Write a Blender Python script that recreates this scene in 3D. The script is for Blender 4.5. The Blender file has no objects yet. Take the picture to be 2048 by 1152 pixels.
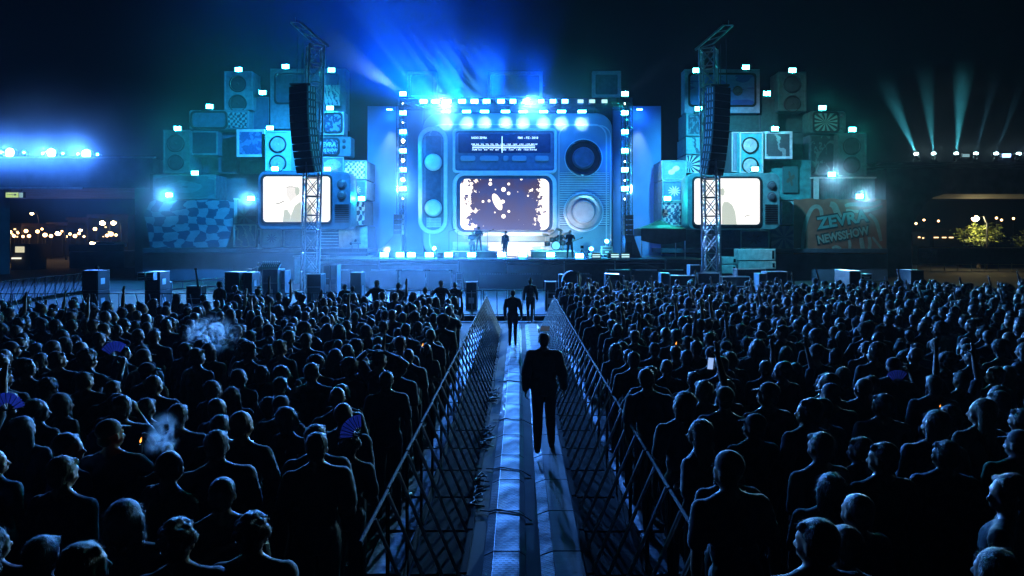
import bpy, bmesh, math, random
import numpy as np
from mathutils import Vector, Matrix, Euler
random.seed(7)
SC = bpy.context.scene
COL = SC.collection
PI = math.pi
F, CX, CY, H = 1400.0, 1039.0, 478.0, 3.2      # focal length and horizon of the photograph in its pixels, eye height

def X(px, d): return (px - CX) * d / F
def Z(py, d): return H - (py - CY) * d / F
def P(px, py, d): return Vector((X(px, d), d, Z(py, d)))

ORD = ['first','second','third','fourth','fifth','sixth','seventh','eighth','ninth','tenth','eleventh','twelfth','thirteenth',
 'fourteenth','fifteenth','sixteenth','seventeenth','eighteenth','nineteenth','twentieth','twenty-first','twenty-second','twenty-third',
 'twenty-fourth','twenty-fifth','twenty-sixth','twenty-seventh','twenty-eighth','twenty-ninth','thirtieth']

# ---------------------------------------------------------------- materials
MATS = {}
def mat(name, col, rough=.6, metal=0., var=.25, scale=3., bump=0., spec=.5, emit=None, estr=0., sheen=0., stretch=None):
    if name in MATS: return MATS[name]
    m = bpy.data.materials.new(name); m.use_nodes = True
    nt = m.node_tree; b = nt.nodes['Principled BSDF']
    b.inputs['Roughness'].default_value = rough
    b.inputs['Metallic'].default_value = metal
    b.inputs['Specular IOR Level'].default_value = spec
    if sheen:
        b.inputs['Sheen Weight'].default_value = sheen
        b.inputs['Sheen Roughness'].default_value = .4
    if emit:
        b.inputs['Emission Color'].default_value = (*emit, 1); b.inputs['Emission Strength'].default_value = estr
    tc = nt.nodes.new('ShaderNodeTexCoord')
    src = tc.outputs['Object']
    if stretch:
        mp = nt.nodes.new('ShaderNodeMapping'); mp.inputs['Scale'].default_value = stretch
        nt.links.new(src, mp.inputs[0]); src = mp.outputs[0]
    n = nt.nodes.new('ShaderNodeTexNoise'); n.inputs['Scale'].default_value = scale; n.inputs['Detail'].default_value = 5
    nt.links.new(src, n.inputs['Vector'])
    r = nt.nodes.new('ShaderNodeValToRGB')
    c0 = [max(0, c * (1 - var)) for c in col]; c1 = [min(1, c * (1 + var)) for c in col]
    r.color_ramp.elements[0].color = (*c0, 1); r.color_ramp.elements[0].position = .3
    r.color_ramp.elements[1].color = (*c1, 1); r.color_ramp.elements[1].position = .7
    nt.links.new(n.outputs['Fac'], r.inputs[0]); nt.links.new(r.outputs[0], b.inputs['Base Color'])
    if bump:
        bp = nt.nodes.new('ShaderNodeBump'); bp.inputs['Strength'].default_value = bump; bp.inputs['Distance'].default_value = .02
        nt.links.new(n.outputs['Fac'], bp.inputs['Height']); nt.links.new(bp.outputs[0], b.inputs['Normal'])
    MATS[name] = m
    return m

def emis(name, col, s):
    if name in MATS: return MATS[name]
    m = bpy.data.materials.new(name); m.use_nodes = True
    nt = m.node_tree; nt.nodes.clear()
    o = nt.nodes.new('ShaderNodeOutputMaterial'); e = nt.nodes.new('ShaderNodeEmission')
    e.inputs[0].default_value = (*col, 1); e.inputs[1].default_value = s
    nt.links.new(e.outputs[0], o.inputs[0])
    MATS[name] = m
    return m

def art(name, kind, c0, c1, scale=6., seed=0., emission=0., rough=.6, cx=.5, cz=.5):
    """painted art on a flat panel (x,z of its own bounding box): checks, rays, rings, scribble, burst, bricks, ribs"""
    if name in MATS: return MATS[name]
    m = bpy.data.materials.new(name); m.use_nodes = True
    nt = m.node_tree; N = nt.nodes; L = nt.links; b = N['Principled BSDF']; b.inputs['Roughness'].default_value = rough
    tc = N.new('ShaderNodeTexCoord'); sep = N.new('ShaderNodeSeparateXYZ'); L.new(tc.outputs['Generated'], sep.inputs[0])
    def mth(op, a, bb=None, clamp=False):
        n = N.new('ShaderNodeMath'); n.operation = op; n.use_clamp = clamp
        for i, v in enumerate((a, bb)):
            if v is None: continue
            if hasattr(v, 'is_linked') or hasattr(v, 'links'): L.new(v, n.inputs[i])
            else: n.inputs[i].default_value = v
        return n.outputs[0]
    nz = N.new('ShaderNodeTexNoise'); nz.inputs['Scale'].default_value = 3.0; nz.inputs['Detail'].default_value = 3
    nz.noise_dimensions = '4D'; nz.inputs['W'].default_value = seed
    L.new(tc.outputs['Generated'], nz.inputs['Vector'])
    wob = mth('MULTIPLY', mth('SUBTRACT', nz.outputs['Fac'], .5), .35)
    x = sep.outputs['X']; z = sep.outputs['Z']
    xx = mth('SUBTRACT', x, cx); zz = mth('SUBTRACT', z, cz)
    ang = mth('ARCTAN2', zz, xx); rad = mth('SQRT', mth('ADD', mth('MULTIPLY', xx, xx), mth('MULTIPLY', zz, zz)))
    if kind == 'checks':
        a = mth('FLOOR', mth('MULTIPLY', mth('ADD', x, wob), scale)); c = mth('FLOOR', mth('MULTIPLY', mth('ADD', z, wob), scale * .75))
        fac = mth('GREATER_THAN', mth('FRACT', mth('MULTIPLY', mth('ADD', mth('ADD', a, c), 100.), .5)), .25)
    elif kind == 'rays':
        fac = mth('GREATER_THAN', mth('SINE', mth('ADD', mth('MULTIPLY', ang, scale), mth('MULTIPLY', wob, 6.))), 0.)
    elif kind == 'rings':
        fac = mth('GREATER_THAN', mth('SINE', mth('MULTIPLY', mth('ADD', rad, wob), scale * 5)), 0.)
    elif kind == 'burst':
        r2 = mth('ADD', .2, mth('MULTIPLY', mth('SINE', mth('MULTIPLY', ang, scale)), .1))
        fac = mth('LESS_THAN', rad, r2)
    elif kind == 'scribble':
        v = mth('ABSOLUTE', mth('SINE', mth('MULTIPLY', mth('ADD', mth('ADD', x, mth('MULTIPLY', z, .35)), mth('MULTIPLY', wob, 2.2)), scale * 3)))
        fac = mth('LESS_THAN', v, .35)
    elif kind == 'blots':
        n2 = N.new('ShaderNodeTexNoise'); n2.noise_dimensions = '4D'; n2.inputs['W'].default_value = seed + 4; n2.inputs['Scale'].default_value = scale
        n2.inputs['Distortion'].default_value = 1.2
        L.new(tc.outputs['Generated'], n2.inputs['Vector']); fac = mth('GREATER_THAN', n2.outputs['Fac'], .52)
    elif kind == 'bars':
        fac = mth('GREATER_THAN', mth('SINE', mth('MULTIPLY', z, scale * 6.28)), .1)
    elif kind == 'bricks':
        bt = N.new('ShaderNodeTexBrick'); bt.inputs['Scale'].default_value = scale; mp = N.new('ShaderNodeCombineXYZ')
        L.new(x, mp.inputs[0]); L.new(z, mp.inputs[1]); L.new(mp.outputs[0], bt.inputs['Vector']); fac = mth('SUBTRACT', 1., bt.outputs['Fac'])
    else:
        fac = nz.outputs['Fac']
    mix = N.new('ShaderNodeMix'); mix.data_type = 'RGBA'
    L.new(fac, mix.inputs[0]); mix.inputs[6].default_value = (*c0, 1); mix.inputs[7].default_value = (*c1, 1)
    gr = N.new('ShaderNodeTexNoise'); gr.inputs['Scale'].default_value = 9; gr.inputs['Detail'].default_value = 6
    L.new(tc.outputs['Generated'], gr.inputs['Vector'])
    mul = N.new('ShaderNodeMix'); mul.data_type = 'RGBA'; mul.blend_type = 'MULTIPLY'; mul.inputs[0].default_value = .6
    L.new(mix.outputs[2], mul.inputs[6]); L.new(gr.outputs['Fac'], mul.inputs[7])
    L.new(mul.outputs[2], b.inputs['Base Color'])
    if emission:
        L.new(mul.outputs[2], b.inputs['Emission Color']); b.inputs['Emission Strength'].default_value = emission
    MATS[name] = m
    return m

# ---------------------------------------------------------------- mesh builder
class MB:
    def __init__(s): s.v = []; s.f = []; s.m = []; s.mi = 0
    def add(s, vs, fs):
        o = len(s.v); s.v += [tuple(v) for v in vs]
        for f in fs: s.f.append([o + i for i in f]); s.m.append(s.mi)
        return s
    def box(s, x0, x1, y0, y1, z0, z1):
        return s.add([(x0,y0,z0),(x1,y0,z0),(x1,y1,z0),(x0,y1,z0),(x0,y0,z1),(x1,y0,z1),(x1,y1,z1),(x0,y1,z1)],
                     [(0,3,2,1),(4,5,6,7),(0,1,5,4),(1,2,6,5),(2,3,7,6),(3,0,4,7)])
    def obox(s, c, size, rot=(0,0,0)):
        M = Euler(rot).to_matrix(); c = Vector(c); hx, hy, hz = [k / 2 for k in size]
        vs = [c + M @ Vector((a*hx, b*hy, e*hz)) for e in (-1,1) for a, b in ((-1,-1),(1,-1),(1,1),(-1,1))]
        return s.add(vs, [(0,3,2,1),(4,5,6,7),(0,1,5,4),(1,2,6,5),(2,3,7,6),(3,0,4,7)])
    def tube(s, p0, p1, r, r1=None, n=8, caps=True):
        p0 = Vector(p0); p1 = Vector(p1); r1 = r if r1 is None else r1
        d = (p1 - p0)
        if d.length < 1e-6: return s
        d.normalize(); a = d.orthogonal().normalized(); b = d.cross(a)
        vs = []
        for p, rr in ((p0, r), (p1, r1)):
            vs += [p + (a * math.cos(2*PI*i/n) + b * math.sin(2*PI*i/n)) * rr for i in range(n)]
        fs = [(i, (i+1) % n, n + (i+1) % n, n + i) for i in range(n)]
        if caps: fs += [tuple(range(n))[::-1], tuple(range(n, 2*n))]
        return s.add(vs, fs)
    def path(s, pts, r, n=6):
        pts = [Vector(p) for p in pts]; rings = []
        ref = None
        for i, p in enumerate(pts):
            d = (pts[min(i+1, len(pts)-1)] - pts[max(i-1, 0)]).normalized()
            a = d.orthogonal().normalized() if ref is None else (ref - d * ref.dot(d)).normalized()
            ref = a; b = d.cross(a)
            rr = r[i] if isinstance(r, (list, tuple)) else r
            rings.append([p + (a * math.cos(2*PI*k/n) + b * math.sin(2*PI*k/n)) * rr for k in range(n)])
        vs = [v for ring in rings for v in ring]; fs = []
        for i in range(len(pts) - 1):
            for k in range(n): fs.append((i*n+k, i*n+(k+1) % n, (i+1)*n+(k+1) % n, (i+1)*n+k))
        fs += [tuple(range(n))[::-1], tuple(range((len(pts)-1)*n, len(pts)*n))]
        return s.add(vs, fs)
    def lathe(s, prof, o, axis=(0,-1,0), n=32):
        """prof: list of (radius, distance along axis)"""
        o = Vector(o); d = Vector(axis).normalized(); a = d.orthogonal().normalized(); b = d.cross(a)
        vs = []; fs = []
        for r, t in prof:
            vs += [o + d*t + (a*math.cos(2*PI*i/n) + b*math.sin(2*PI*i/n))*max(r, 1e-4) for i in range(n)]
        for j in range(len(prof)-1):
            for i in range(n): fs.append((j*n+i, j*n+(i+1) % n, (j+1)*n+(i+1) % n, (j+1)*n+i))
        fs += [tuple(range(n))[::-1], tuple(range((len(prof)-1)*n, len(prof)*n))]
        return s.add(vs, fs)
    def prism(s, pts, y0, y1):
        """outline in x,z given counter-clockwise as seen from -Y; front at y0"""
        n = len(pts)
        vs = [(x, y0, z) for x, z in pts] + [(x, y1, z) for x, z in pts]
        fs = [tuple(range(n)), tuple(range(2*n-1, n-1, -1))] + [((i+1) % n, i, n+i, n+(i+1) % n) for i in range(n)]
        return s.add(vs, fs)
    def ring(s, po, pi_, y0, y1):
        n = len(po)
        vs = [(x, y0, z) for x, z in po] + [(x, y0, z) for x, z in pi_] + [(x, y1, z) for x, z in po] + [(x, y1, z) for x, z in pi_]
        fs = []
        for i in range(n):
            j = (i+1) % n
            fs += [(i, j, n+j, n+i), (2*n+j, 2*n+i, 3*n+i, 3*n+j), (j, i, 2*n+i, 2*n+j), (n+i, n+j, 3*n+j, 3*n+i)]
        return s.add(vs, fs)
    def sphere(s, c, r, nu=12, nv=8, rot=None):
        if not isinstance(r, (tuple, list)): r = (r, r, r)
        vs = []; fs = []; c = Vector(c)
        M = rot or Matrix.Identity(3)
        for j in range(1, nv):
            t = PI * j / nv
            for i in range(nu):
                p = 2*PI*i/nu
                vs.append(c + M @ Vector((r[0]*math.sin(t)*math.cos(p), r[1]*math.sin(t)*math.sin(p), r[2]*math.cos(t))))
        top = len(vs); vs.append(c + M @ Vector((0,0,r[2]))); vs.append(c + M @ Vector((0,0,-r[2])))
        for j in range(nv-2):
            for i in range(nu): fs.append((j*nu+i, (j+1)*nu+i, (j+1)*nu+(i+1) % nu, j*nu+(i+1) % nu))
        for i in range(nu):
            fs.append((top, i, (i+1) % nu)); fs.append((top+1, (nv-2)*nu+(i+1) % nu, (nv-2)*nu+i))
        return s.add(vs, fs)
    def capsule(s, p0, r0, p1, r1, n=12):
        p0 = Vector(p0); p1 = Vector(p1); d = p1 - p0; L = d.length
        if L < 1e-5: return s.sphere(p0, r0, n, 8)
        d /= L; prof = []
        for k in range(5):
            a = PI/2 * (1 - k/4); prof.append((r0*math.cos(a), -r0*math.sin(a)))
        for k in range(5):
            a = PI/2 * k/4; prof.append((r1*math.cos(a), L + r1*math.sin(a)))
        return s.lathe(prof, p0, d, n)
    def build(s, name, mats, parent=None, smooth=False, bevel=0., origin=None):
        me = bpy.data.meshes.new(name)
        if origin is None: origin = wloc(parent) if parent else Vector((0,0,0))
        o3 = tuple(origin)
        me.from_pydata([(v[0]-o3[0], v[1]-o3[1], v[2]-o3[2]) for v in s.v], [], s.f)
        if not isinstance(mats, (list, tuple)): mats = [mats]
        for m in mats: me.materials.append(m)
        if len(mats) > 1: me.polygons.foreach_set('material_index', s.m)
        if smooth is True: me.polygons.foreach_set('use_smooth', [True] * len(me.polygons))
        me.update()
        o = bpy.data.objects.new(name, me); COL.objects.link(o)
        if smooth == 'auto': me.polygons.foreach_set('use_smooth', [True] * len(me.polygons)); me.set_sharp_from_angle(angle=.6)
        if parent:
            o.parent = parent
        else: o.location = origin
        if bevel:
            b = o.modifiers.new('bevel', 'BEVEL'); b.width = bevel; b.segments = 2; b.limit_method = 'ANGLE'; b.harden_normals = False
        return o

def wloc(o):
    v = Vector((0,0,0))
    while o: v = v + o.location; o = o.parent
    return v
def tag(o, label=None, cat=None, group=None, kind=None):
    if label: o['label'] = label
    if cat: o['category'] = cat
    if group: o['group'] = group
    if kind: o['kind'] = kind
    return o
def thing(name, label, cat, loc=(0,0,0), group=None):
    o = bpy.data.objects.new(name, None); o.empty_display_size = .2; COL.objects.link(o)
    o.location = loc
    return tag(o, label, cat, group)
def kids(o): return [c for c in bpy.data.objects if c.parent == o]
def dup(root, loc, label=None, group=None, rz=None, scale=None, tree=None):
    """copy a thing with copies of its parts and sub-parts (tree: cached list of (child, grandchildren))"""
    r = root.copy(); COL.objects.link(r); r.location = loc
    if rz is not None: r.rotation_euler = (0, 0, rz)
    if scale: r.scale = (scale,)*3 if not isinstance(scale, tuple) else scale
    if label: r['label'] = label
    if group: r['group'] = group
    for ch, gs in (tree or [(c, kids(c)) for c in kids(root)]):
        c = ch.copy(); COL.objects.link(c); c.parent = r
        for g in gs:
            q = g.copy(); COL.objects.link(q); q.parent = c
    return r

def rrect(x0, x1, z0, z1, r, n=6):
    """rounded rectangle, counter-clockwise seen from -Y"""
    pts = []
    for cx, cz, a0 in ((x1-r, z0+r, -PI/2), (x1-r, z1-r, 0), (x0+r, z1-r, PI/2), (x0+r, z0+r, PI)):
        for k in range(n+1):
            a = a0 + PI/2*k/n; pts.append((cx + r*math.cos(a), cz + r*math.sin(a)))
    return pts
def prr(px0, px1, py0, py1, d, r): return rrect(X(px0,d), X(px1,d), Z(py1,d), Z(py0,d), r)

def text_mb(txt, size, depth=.02, bold=0., align='CENTER', spacing=1.):
    """letters as a mesh builder lying in x,z, facing -Y, centred on the origin"""
    cu = bpy.data.curves.new('t', 'FONT'); cu.body = txt; cu.size = size; cu.extrude = depth/2; cu.offset = bold
    cu.align_x = align; cu.align_y = 'CENTER'; cu.resolution_u = 3; cu.space_character = spacing
    o = bpy.data.objects.new('t', cu); COL.objects.link(o)
    dg = bpy.context.evaluated_depsgraph_get(); me = bpy.data.meshes.new_from_object(o.evaluated_get(dg))
    mb = MB(); mb.add([(v.co.x, -v.co.z, v.co.y) for v in me.vertices], [tuple(p.vertices) for p in me.polygons])
    bpy.data.objects.remove(o); bpy.data.curves.remove(cu); bpy.data.meshes.remove(me)
    return mb
def place(mb, M):
    mb.v = [tuple(M @ Vector(v)) for v in mb.v]; return mb

def light(kind, name, loc, energy, col, target=None, size=.1, angle=40, blend=.3):
    l = bpy.data.lights.new(name, kind); l.energy = energy; l.color = col
    if kind == 'SPOT':
        l.spot_size = math.radians(angle); l.spot_blend = blend; l.shadow_soft_size = size
    elif kind == 'POINT': l.shadow_soft_size = size
    elif kind == 'AREA': l.size = size
    elif kind == 'SUN': l.angle = size
    o = bpy.data.objects.new(name, l); COL.objects.link(o); o.location = loc
    if target is not None:
        o.rotation_euler = (Vector(target) - Vector(loc)).to_track_quat('-Z', 'Y').to_euler()
    return o

# shared materials
BLACK = mat('black_paint', (.012,.012,.014), .45)
DARK = mat('dark_steel', (.03,.032,.036), .4, .6)
ALU = mat('aluminium', (.55,.57,.6), .35, .9, var=.12)
CASE = mat('flight_case_black', (.02,.02,.024), .5, var=.4, scale=8)
GRILLE = mat('speaker_grille', (.010,.010,.012), .6, .3)
PALE = mat('pale_paint', (.55,.56,.58), .5, var=.15)
TEALP = mat('teal_paint', (.10,.33,.36), .55, var=.3)
NAVY = mat('navy_paint', (.05,.08,.16), .55, var=.3)
WOOD = mat('grey_plywood', (.22,.22,.24), .7, var=.3)
GLASSBLK = mat('dark_screen_glass', (.012,.014,.018), .12)
# ---------------------------------------------------------------- people
from mathutils import noise as mnoise
SKIN = [mat('skin_light', (.52,.34,.26), .5, var=.08, scale=6), mat('skin_tan', (.36,.22,.15), .5, var=.08, scale=6), mat('skin_dark', (.14,.08,.055), .5, var=.08, scale=6)]
TROU = mat('trousers_dark', (.02,.022,.03), .8, var=.3, scale=12); SHOE = mat('shoe_black', (.02,.02,.02), .5)
def cloth(name, c): return mat(name, c, .75, var=.3, scale=11, bump=.5, sheen=.2)
SHIRTS = {'black': cloth('cloth_black', (.012,.012,.014)), 'dark blue': cloth('cloth_navy', (.02,.03,.06)), 'grey': cloth('cloth_grey', (.10,.10,.11)), 'white': cloth('cloth_white', (.55,.56,.58)), 'olive': cloth('cloth_olive', (.05,.06,.03)), 'red': cloth('cloth_red', (.16,.02,.025)), 'green': cloth('cloth_green', (.03,.30,.05)), 'pale blue': cloth('cloth_pale', (.25,.34,.42))}
def hairm(name, c): return mat(name, c, .5, var=.45, scale=60, bump=.5, spec=.4, stretch=(3,3,.35))
HAIRS = {'dark': hairm('hair_dark', (.022,.017,.014)), 'brown': hairm('hair_brown', (.07,.042,.024)), 'fair': hairm('hair_fair', (.26,.19,.11))}

def remesh(mb, voxel, sm=4, name='form', fac=.5):
    me = bpy.data.meshes.new('tmp'); me.from_pydata(mb.v, [], mb.f)
    o = bpy.data.objects.new('tmp', me); COL.objects.link(o)
    r = o.modifiers.new('r', 'REMESH'); r.mode = 'VOXEL'; r.voxel_size = voxel; r.use_smooth_shade = True
    if sm: s = o.modifiers.new('s', 'SMOOTH'); s.iterations = sm; s.factor = fac
    dg = bpy.context.evaluated_depsgraph_get(); m2 = bpy.data.meshes.new_from_object(o.evaluated_get(dg)); m2.name = name
    bpy.data.objects.remove(o); bpy.data.meshes.remove(me)
    m2.polygons.foreach_set('use_smooth', [True]*len(m2.polygons))
    return m2
def centers(me):
    n = len(me.polygons); c = np.empty(n*3, np.float32); me.polygons.foreach_get('center', c); return c.reshape(n, 3)

NECK = Vector((0,-.005,1.545))
def hand(b, wrist, dirv, palm_n, curl=.5, s=1):
    d = Vector(dirv).normalized(); n = Vector(palm_n); n = (n - d*n.dot(d)).normalized(); sd = d.cross(n)*s   # sd: towards the thumb
    w = Vector(wrist)
    for k in (-1.2,-.4,.4,1.2): b.capsule(w+d*.008+sd*k*.011, .015, w+d*.085+sd*k*.018, .0125, 8)
    for k, L in ((1.25,.066),(.42,.076),(-.42,.071),(-1.25,.056)):
        p = w+d*.088+sd*k*.0195; a = curl*.8; q = p+(d*math.cos(a)+n*math.sin(a))*L*.5; a2 = curl*1.9; e = q+(d*math.cos(a2)+n*math.sin(a2))*L*.5
        b.capsule(p, .0105, q, .0095, 8); b.capsule(q, .0095, e, .008, 8)
    p = w+d*.03+sd*.026; q = p+(d*.6+sd*.75+n*.35).normalized()*.042; e = q+(d*.85+sd*.2+n*.5*max(curl,.3)).normalized()*.034
    b.capsule(p, .014, q, .0115, 8); b.capsule(q, .0115, e, .009, 8)

def head_prims(b, yaw, pitch=0.):
    R = Matrix.Rotation(yaw, 3, 'Z') @ Matrix.Rotation(pitch, 3, 'X')
    def p(x, y, z): return NECK + R @ Vector((x, y, z))
    def el(c, r): b.sphere(p(*c), r, 16, 12, rot=R)
    el((0,-.012,.112), (.075,.094,.090)); el((0,.028,.045), (.058,.062,.062)); el((0,.052,.008), (.034,.034,.026)); el((0,.040,.095), (.062,.052,.055))
    b.capsule(p(0,.078,.088), .010, p(0,.108,.048), .015, 8); el((0,.085,.042), (.020,.014,.010))          # nose
    el((0,.086,.016), (.024,.012,.006)); el((0,.084,.006), (.020,.012,.007))                                # lips
    for s in (-1, 1):
        el((s*.028,.074,.085), (.013,.012,.009)); b.capsule(p(s*.012,.086,.104), .008, p(s*.05,.070,.104), .008, 6)   # eyes, brows
        el((s*.047,.045,.05), (.022,.03,.022)); el((s*.077,-.005,.07), (.010,.020,.032))                    # cheeks, ears
    b.capsule(p(0,-.01,-.06), .056, p(0,-.008,.03), .052, 12)

def human(pose, voxel=.0125, clothes=True):
    """one continuous body mesh and a shirt mesh over it; faces +Y, 1.75 m"""
    fem = pose.get('fem', 0); sw = .165 if fem else .185; b = MB(); sh = MB()
    bulk = pose.get('bulk', 0.)
    tor = [('e',(0,0,.97),((.172 if fem else .162),.118,.12)),('e',(0,.0,1.12),(.128 if fem else .142,.098,.16)),('e',(0,.005,1.29),((.148 if fem else .165),.115,.17))]
    for _, c, r in tor:
        b.sphere(c, r, 20, 14); sh.sphere(c, tuple(k+.013+bulk for k in r), 20, 14)
    b.capsule((-sw*.82,0,1.415), .058, (sw*.82,0,1.415), .058); sh.capsule((-sw*.86,0,1.408), .068+bulk*.6, (sw*.86,0,1.408), .068+bulk*.6)
    for s in (-1,1):
        b.capsule((s*sw*.75,-.008,1.43), .045, (s*.01,-.012,1.50), .05); sh.capsule((s*sw*.8,-.008,1.428), .052, (s*.035,-.012,1.472), .052)
    sh.sphere((0,-.02,1.0), ((.175 if fem else .168)+bulk,.125+bulk,.12+bulk*2), 18, 12)
    R = Matrix.Rotation(pose.get('yaw', 0.), 3, 'Z')
    head_prims(b, pose.get('yaw', 0.), pose.get('pitch', 0.))
    for s, key in ((-1,'L'),(1,'R')):
        e, w, hd, hn, cu = pose[key]
        S = Vector((s*(sw+.005),0,1.408)); e = Vector(e); w = Vector(w)
        b.capsule(S, .054, S.lerp(e,.5), .047); b.capsule(S.lerp(e,.5), .047, e, .038); b.capsule(e, .040, e.lerp(w,.35), .040); b.capsule(e.lerp(w,.35), .040, w, .026)
        hand(b, w, hd, hn, cu, s * pose.get('hs', 1))
        q = pose.get('sleeve', .72)
        sh.capsule(S, .066+bulk*.6, S.lerp(e,min(q,1.)), .062+bulk*.6)
        if q > 1: sh.capsule(e, .058+bulk*.6, e.lerp(w,.88), .042+bulk*.4)
    tb = bulk*.5
    legs = pose.get('legs') or [((-.095,.02,.5),(-.11,-.02,.09)),((.095,.02,.5),(.11,-.02,.09))]
    for s, (k, a) in zip((-1,1), legs):
        k = Vector(k); a = Vector(a); h = Vector((s*.088,0,.93))
        b.capsule(h, .092+tb, k, .060+tb); b.capsule(k, .062+tb, k.lerp(a,.35)+Vector((0,-.015,0)), .060+tb); b.capsule(k.lerp(a,.35)+Vector((0,-.015,0)), .058+tb, a, .045+tb*.6)
        b.capsule(a+Vector((0,-.03,-.045)), .042, a+Vector((s*.02,.14,-.055)), .034)
    me = remesh(b, voxel, 3, 'person'); c = centers(me)
    idx = np.zeros(len(c), np.int32); leg = (c[:,2] < .97) & (np.abs(c[:,0]) < (.215)) & (c[:,1] < .25)
    idx[leg] = 1
    if pose.get('shorts'): idx[leg & (c[:,2] < .52)] = 0
    idx[(c[:,2] < .085 + pose.get('shoe', 0.)) & (np.abs(c[:,0]) < .25)] = 2
    for m in (SKIN[1], TROU, SHOE): me.materials.append(m)
    me.polygons.foreach_set('material_index', idx)
    sm = remesh(sh, voxel, 3, 'shirt')
    for v in sm.vertices:   # folds
        q_ = v.co; n = mnoise.noise(Vector((q_.x*9, q_.y*9, q_.z*6)))*.007 + abs(mnoise.noise(Vector((q_.x*14+q_.z*6, q_.y*12, q_.z*9-q_.x*5))))*.010; v.co += v.normal*n
    sm.materials.append(SHIRTS['black'])
    return dict(body=me, shirt=sm, yaw=pose.get('yaw', 0.))

DN = lambda s: ((s*.245,-.03,1.14), (s*.255,.05,.90), (0,.25,-1), (-s,0,0), .35)
FR = lambda s: ((s*.25,.0,1.14), (s*.085,.19,1.13), (-s,.25,.0), (0,-1,0), .4)
AK = lambda s: ((s*.37,-.09,1.19), (s*.19,.03,1.03), (-s*.6,.6,-.5), (-s*.3,-1,0), .5)
HD = lambda s: ((s*.40,.03,1.60), (s*.15,-.06,1.74), (-s,-.15,.0), (0,.3,-1), .25)
UP = lambda s: ((s*.28,.06,1.66), (s*.25,.12,1.93), (0,.05,1), (0,1,0), .25)
PH = lambda s: ((s*.27,.16,1.30), (s*.17,.32,1.52), (-s*.3,.2,1), (-s*.6,.5,0), .7)
SM = lambda s: ((s*.30,.12,1.22), (s*.20,.24,1.45), (-s*.5,.1,.8), (-s*.4,-.8,0), .5)
SHO = lambda s: ((s*.36,.10,1.32), (s*.62,.12,1.39), (s,.05,-.1), (0,0,-1), .3)
POSES = {
 'relaxed':      dict(L=DN(-1), R=DN(1)),
 'relaxed_l':    dict(L=DN(-1), R=DN(1), yaw=.6),
 'relaxed_r':    dict(L=DN(-1), R=FR(1), yaw=-.6),
 'folded':       dict(L=FR(-1), R=FR(1)),
 'folded_l':     dict(L=FR(-1), R=FR(1), yaw=.75),
 'woman':        dict(L=DN(-1), R=FR(1), fem=1),
 'woman_l':      dict(L=FR(-1), R=DN(1), fem=1, yaw=.55, sleeve=.2),
 'woman_r':      dict(L=DN(-1), R=DN(1), fem=1, yaw=-.55, sleeve=.2),
 'phone':        dict(L=DN(-1), R=PH(1), pitch=.05),
 'head':         dict(L=HD(-1), R=HD(1)),
 'arm_up':       dict(L=DN(-1), R=UP(1), yaw=-.1),
 'arms_up':      dict(L=UP(-1), R=UP(1), fem=1),
 'akimbo':       dict(L=AK(-1), R=AK(1)),
 'smoke':        dict(L=DN(-1), R=SM(1), yaw=-.4),
 'reach':        dict(L=DN(-1), R=SHO(1), yaw=-.3),
}
PTEXT = {'relaxed':'', 'relaxed_l':'turned left', 'relaxed_r':'turned right', 'folded':'arms crossed', 'folded_l':'turned left', 'woman':'', 'woman_l':'turned left', 'woman_r':'turned right', 'phone':'hand raised', 'head':'hands on head', 'arm_up':'arm up', 'arms_up':'both arms up', 'akimbo':'hands on hips', 'smoke':'hand at face', 'reach':'arm out'}
BOD = {k: human(p) for k, p in POSES.items()}

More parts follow.
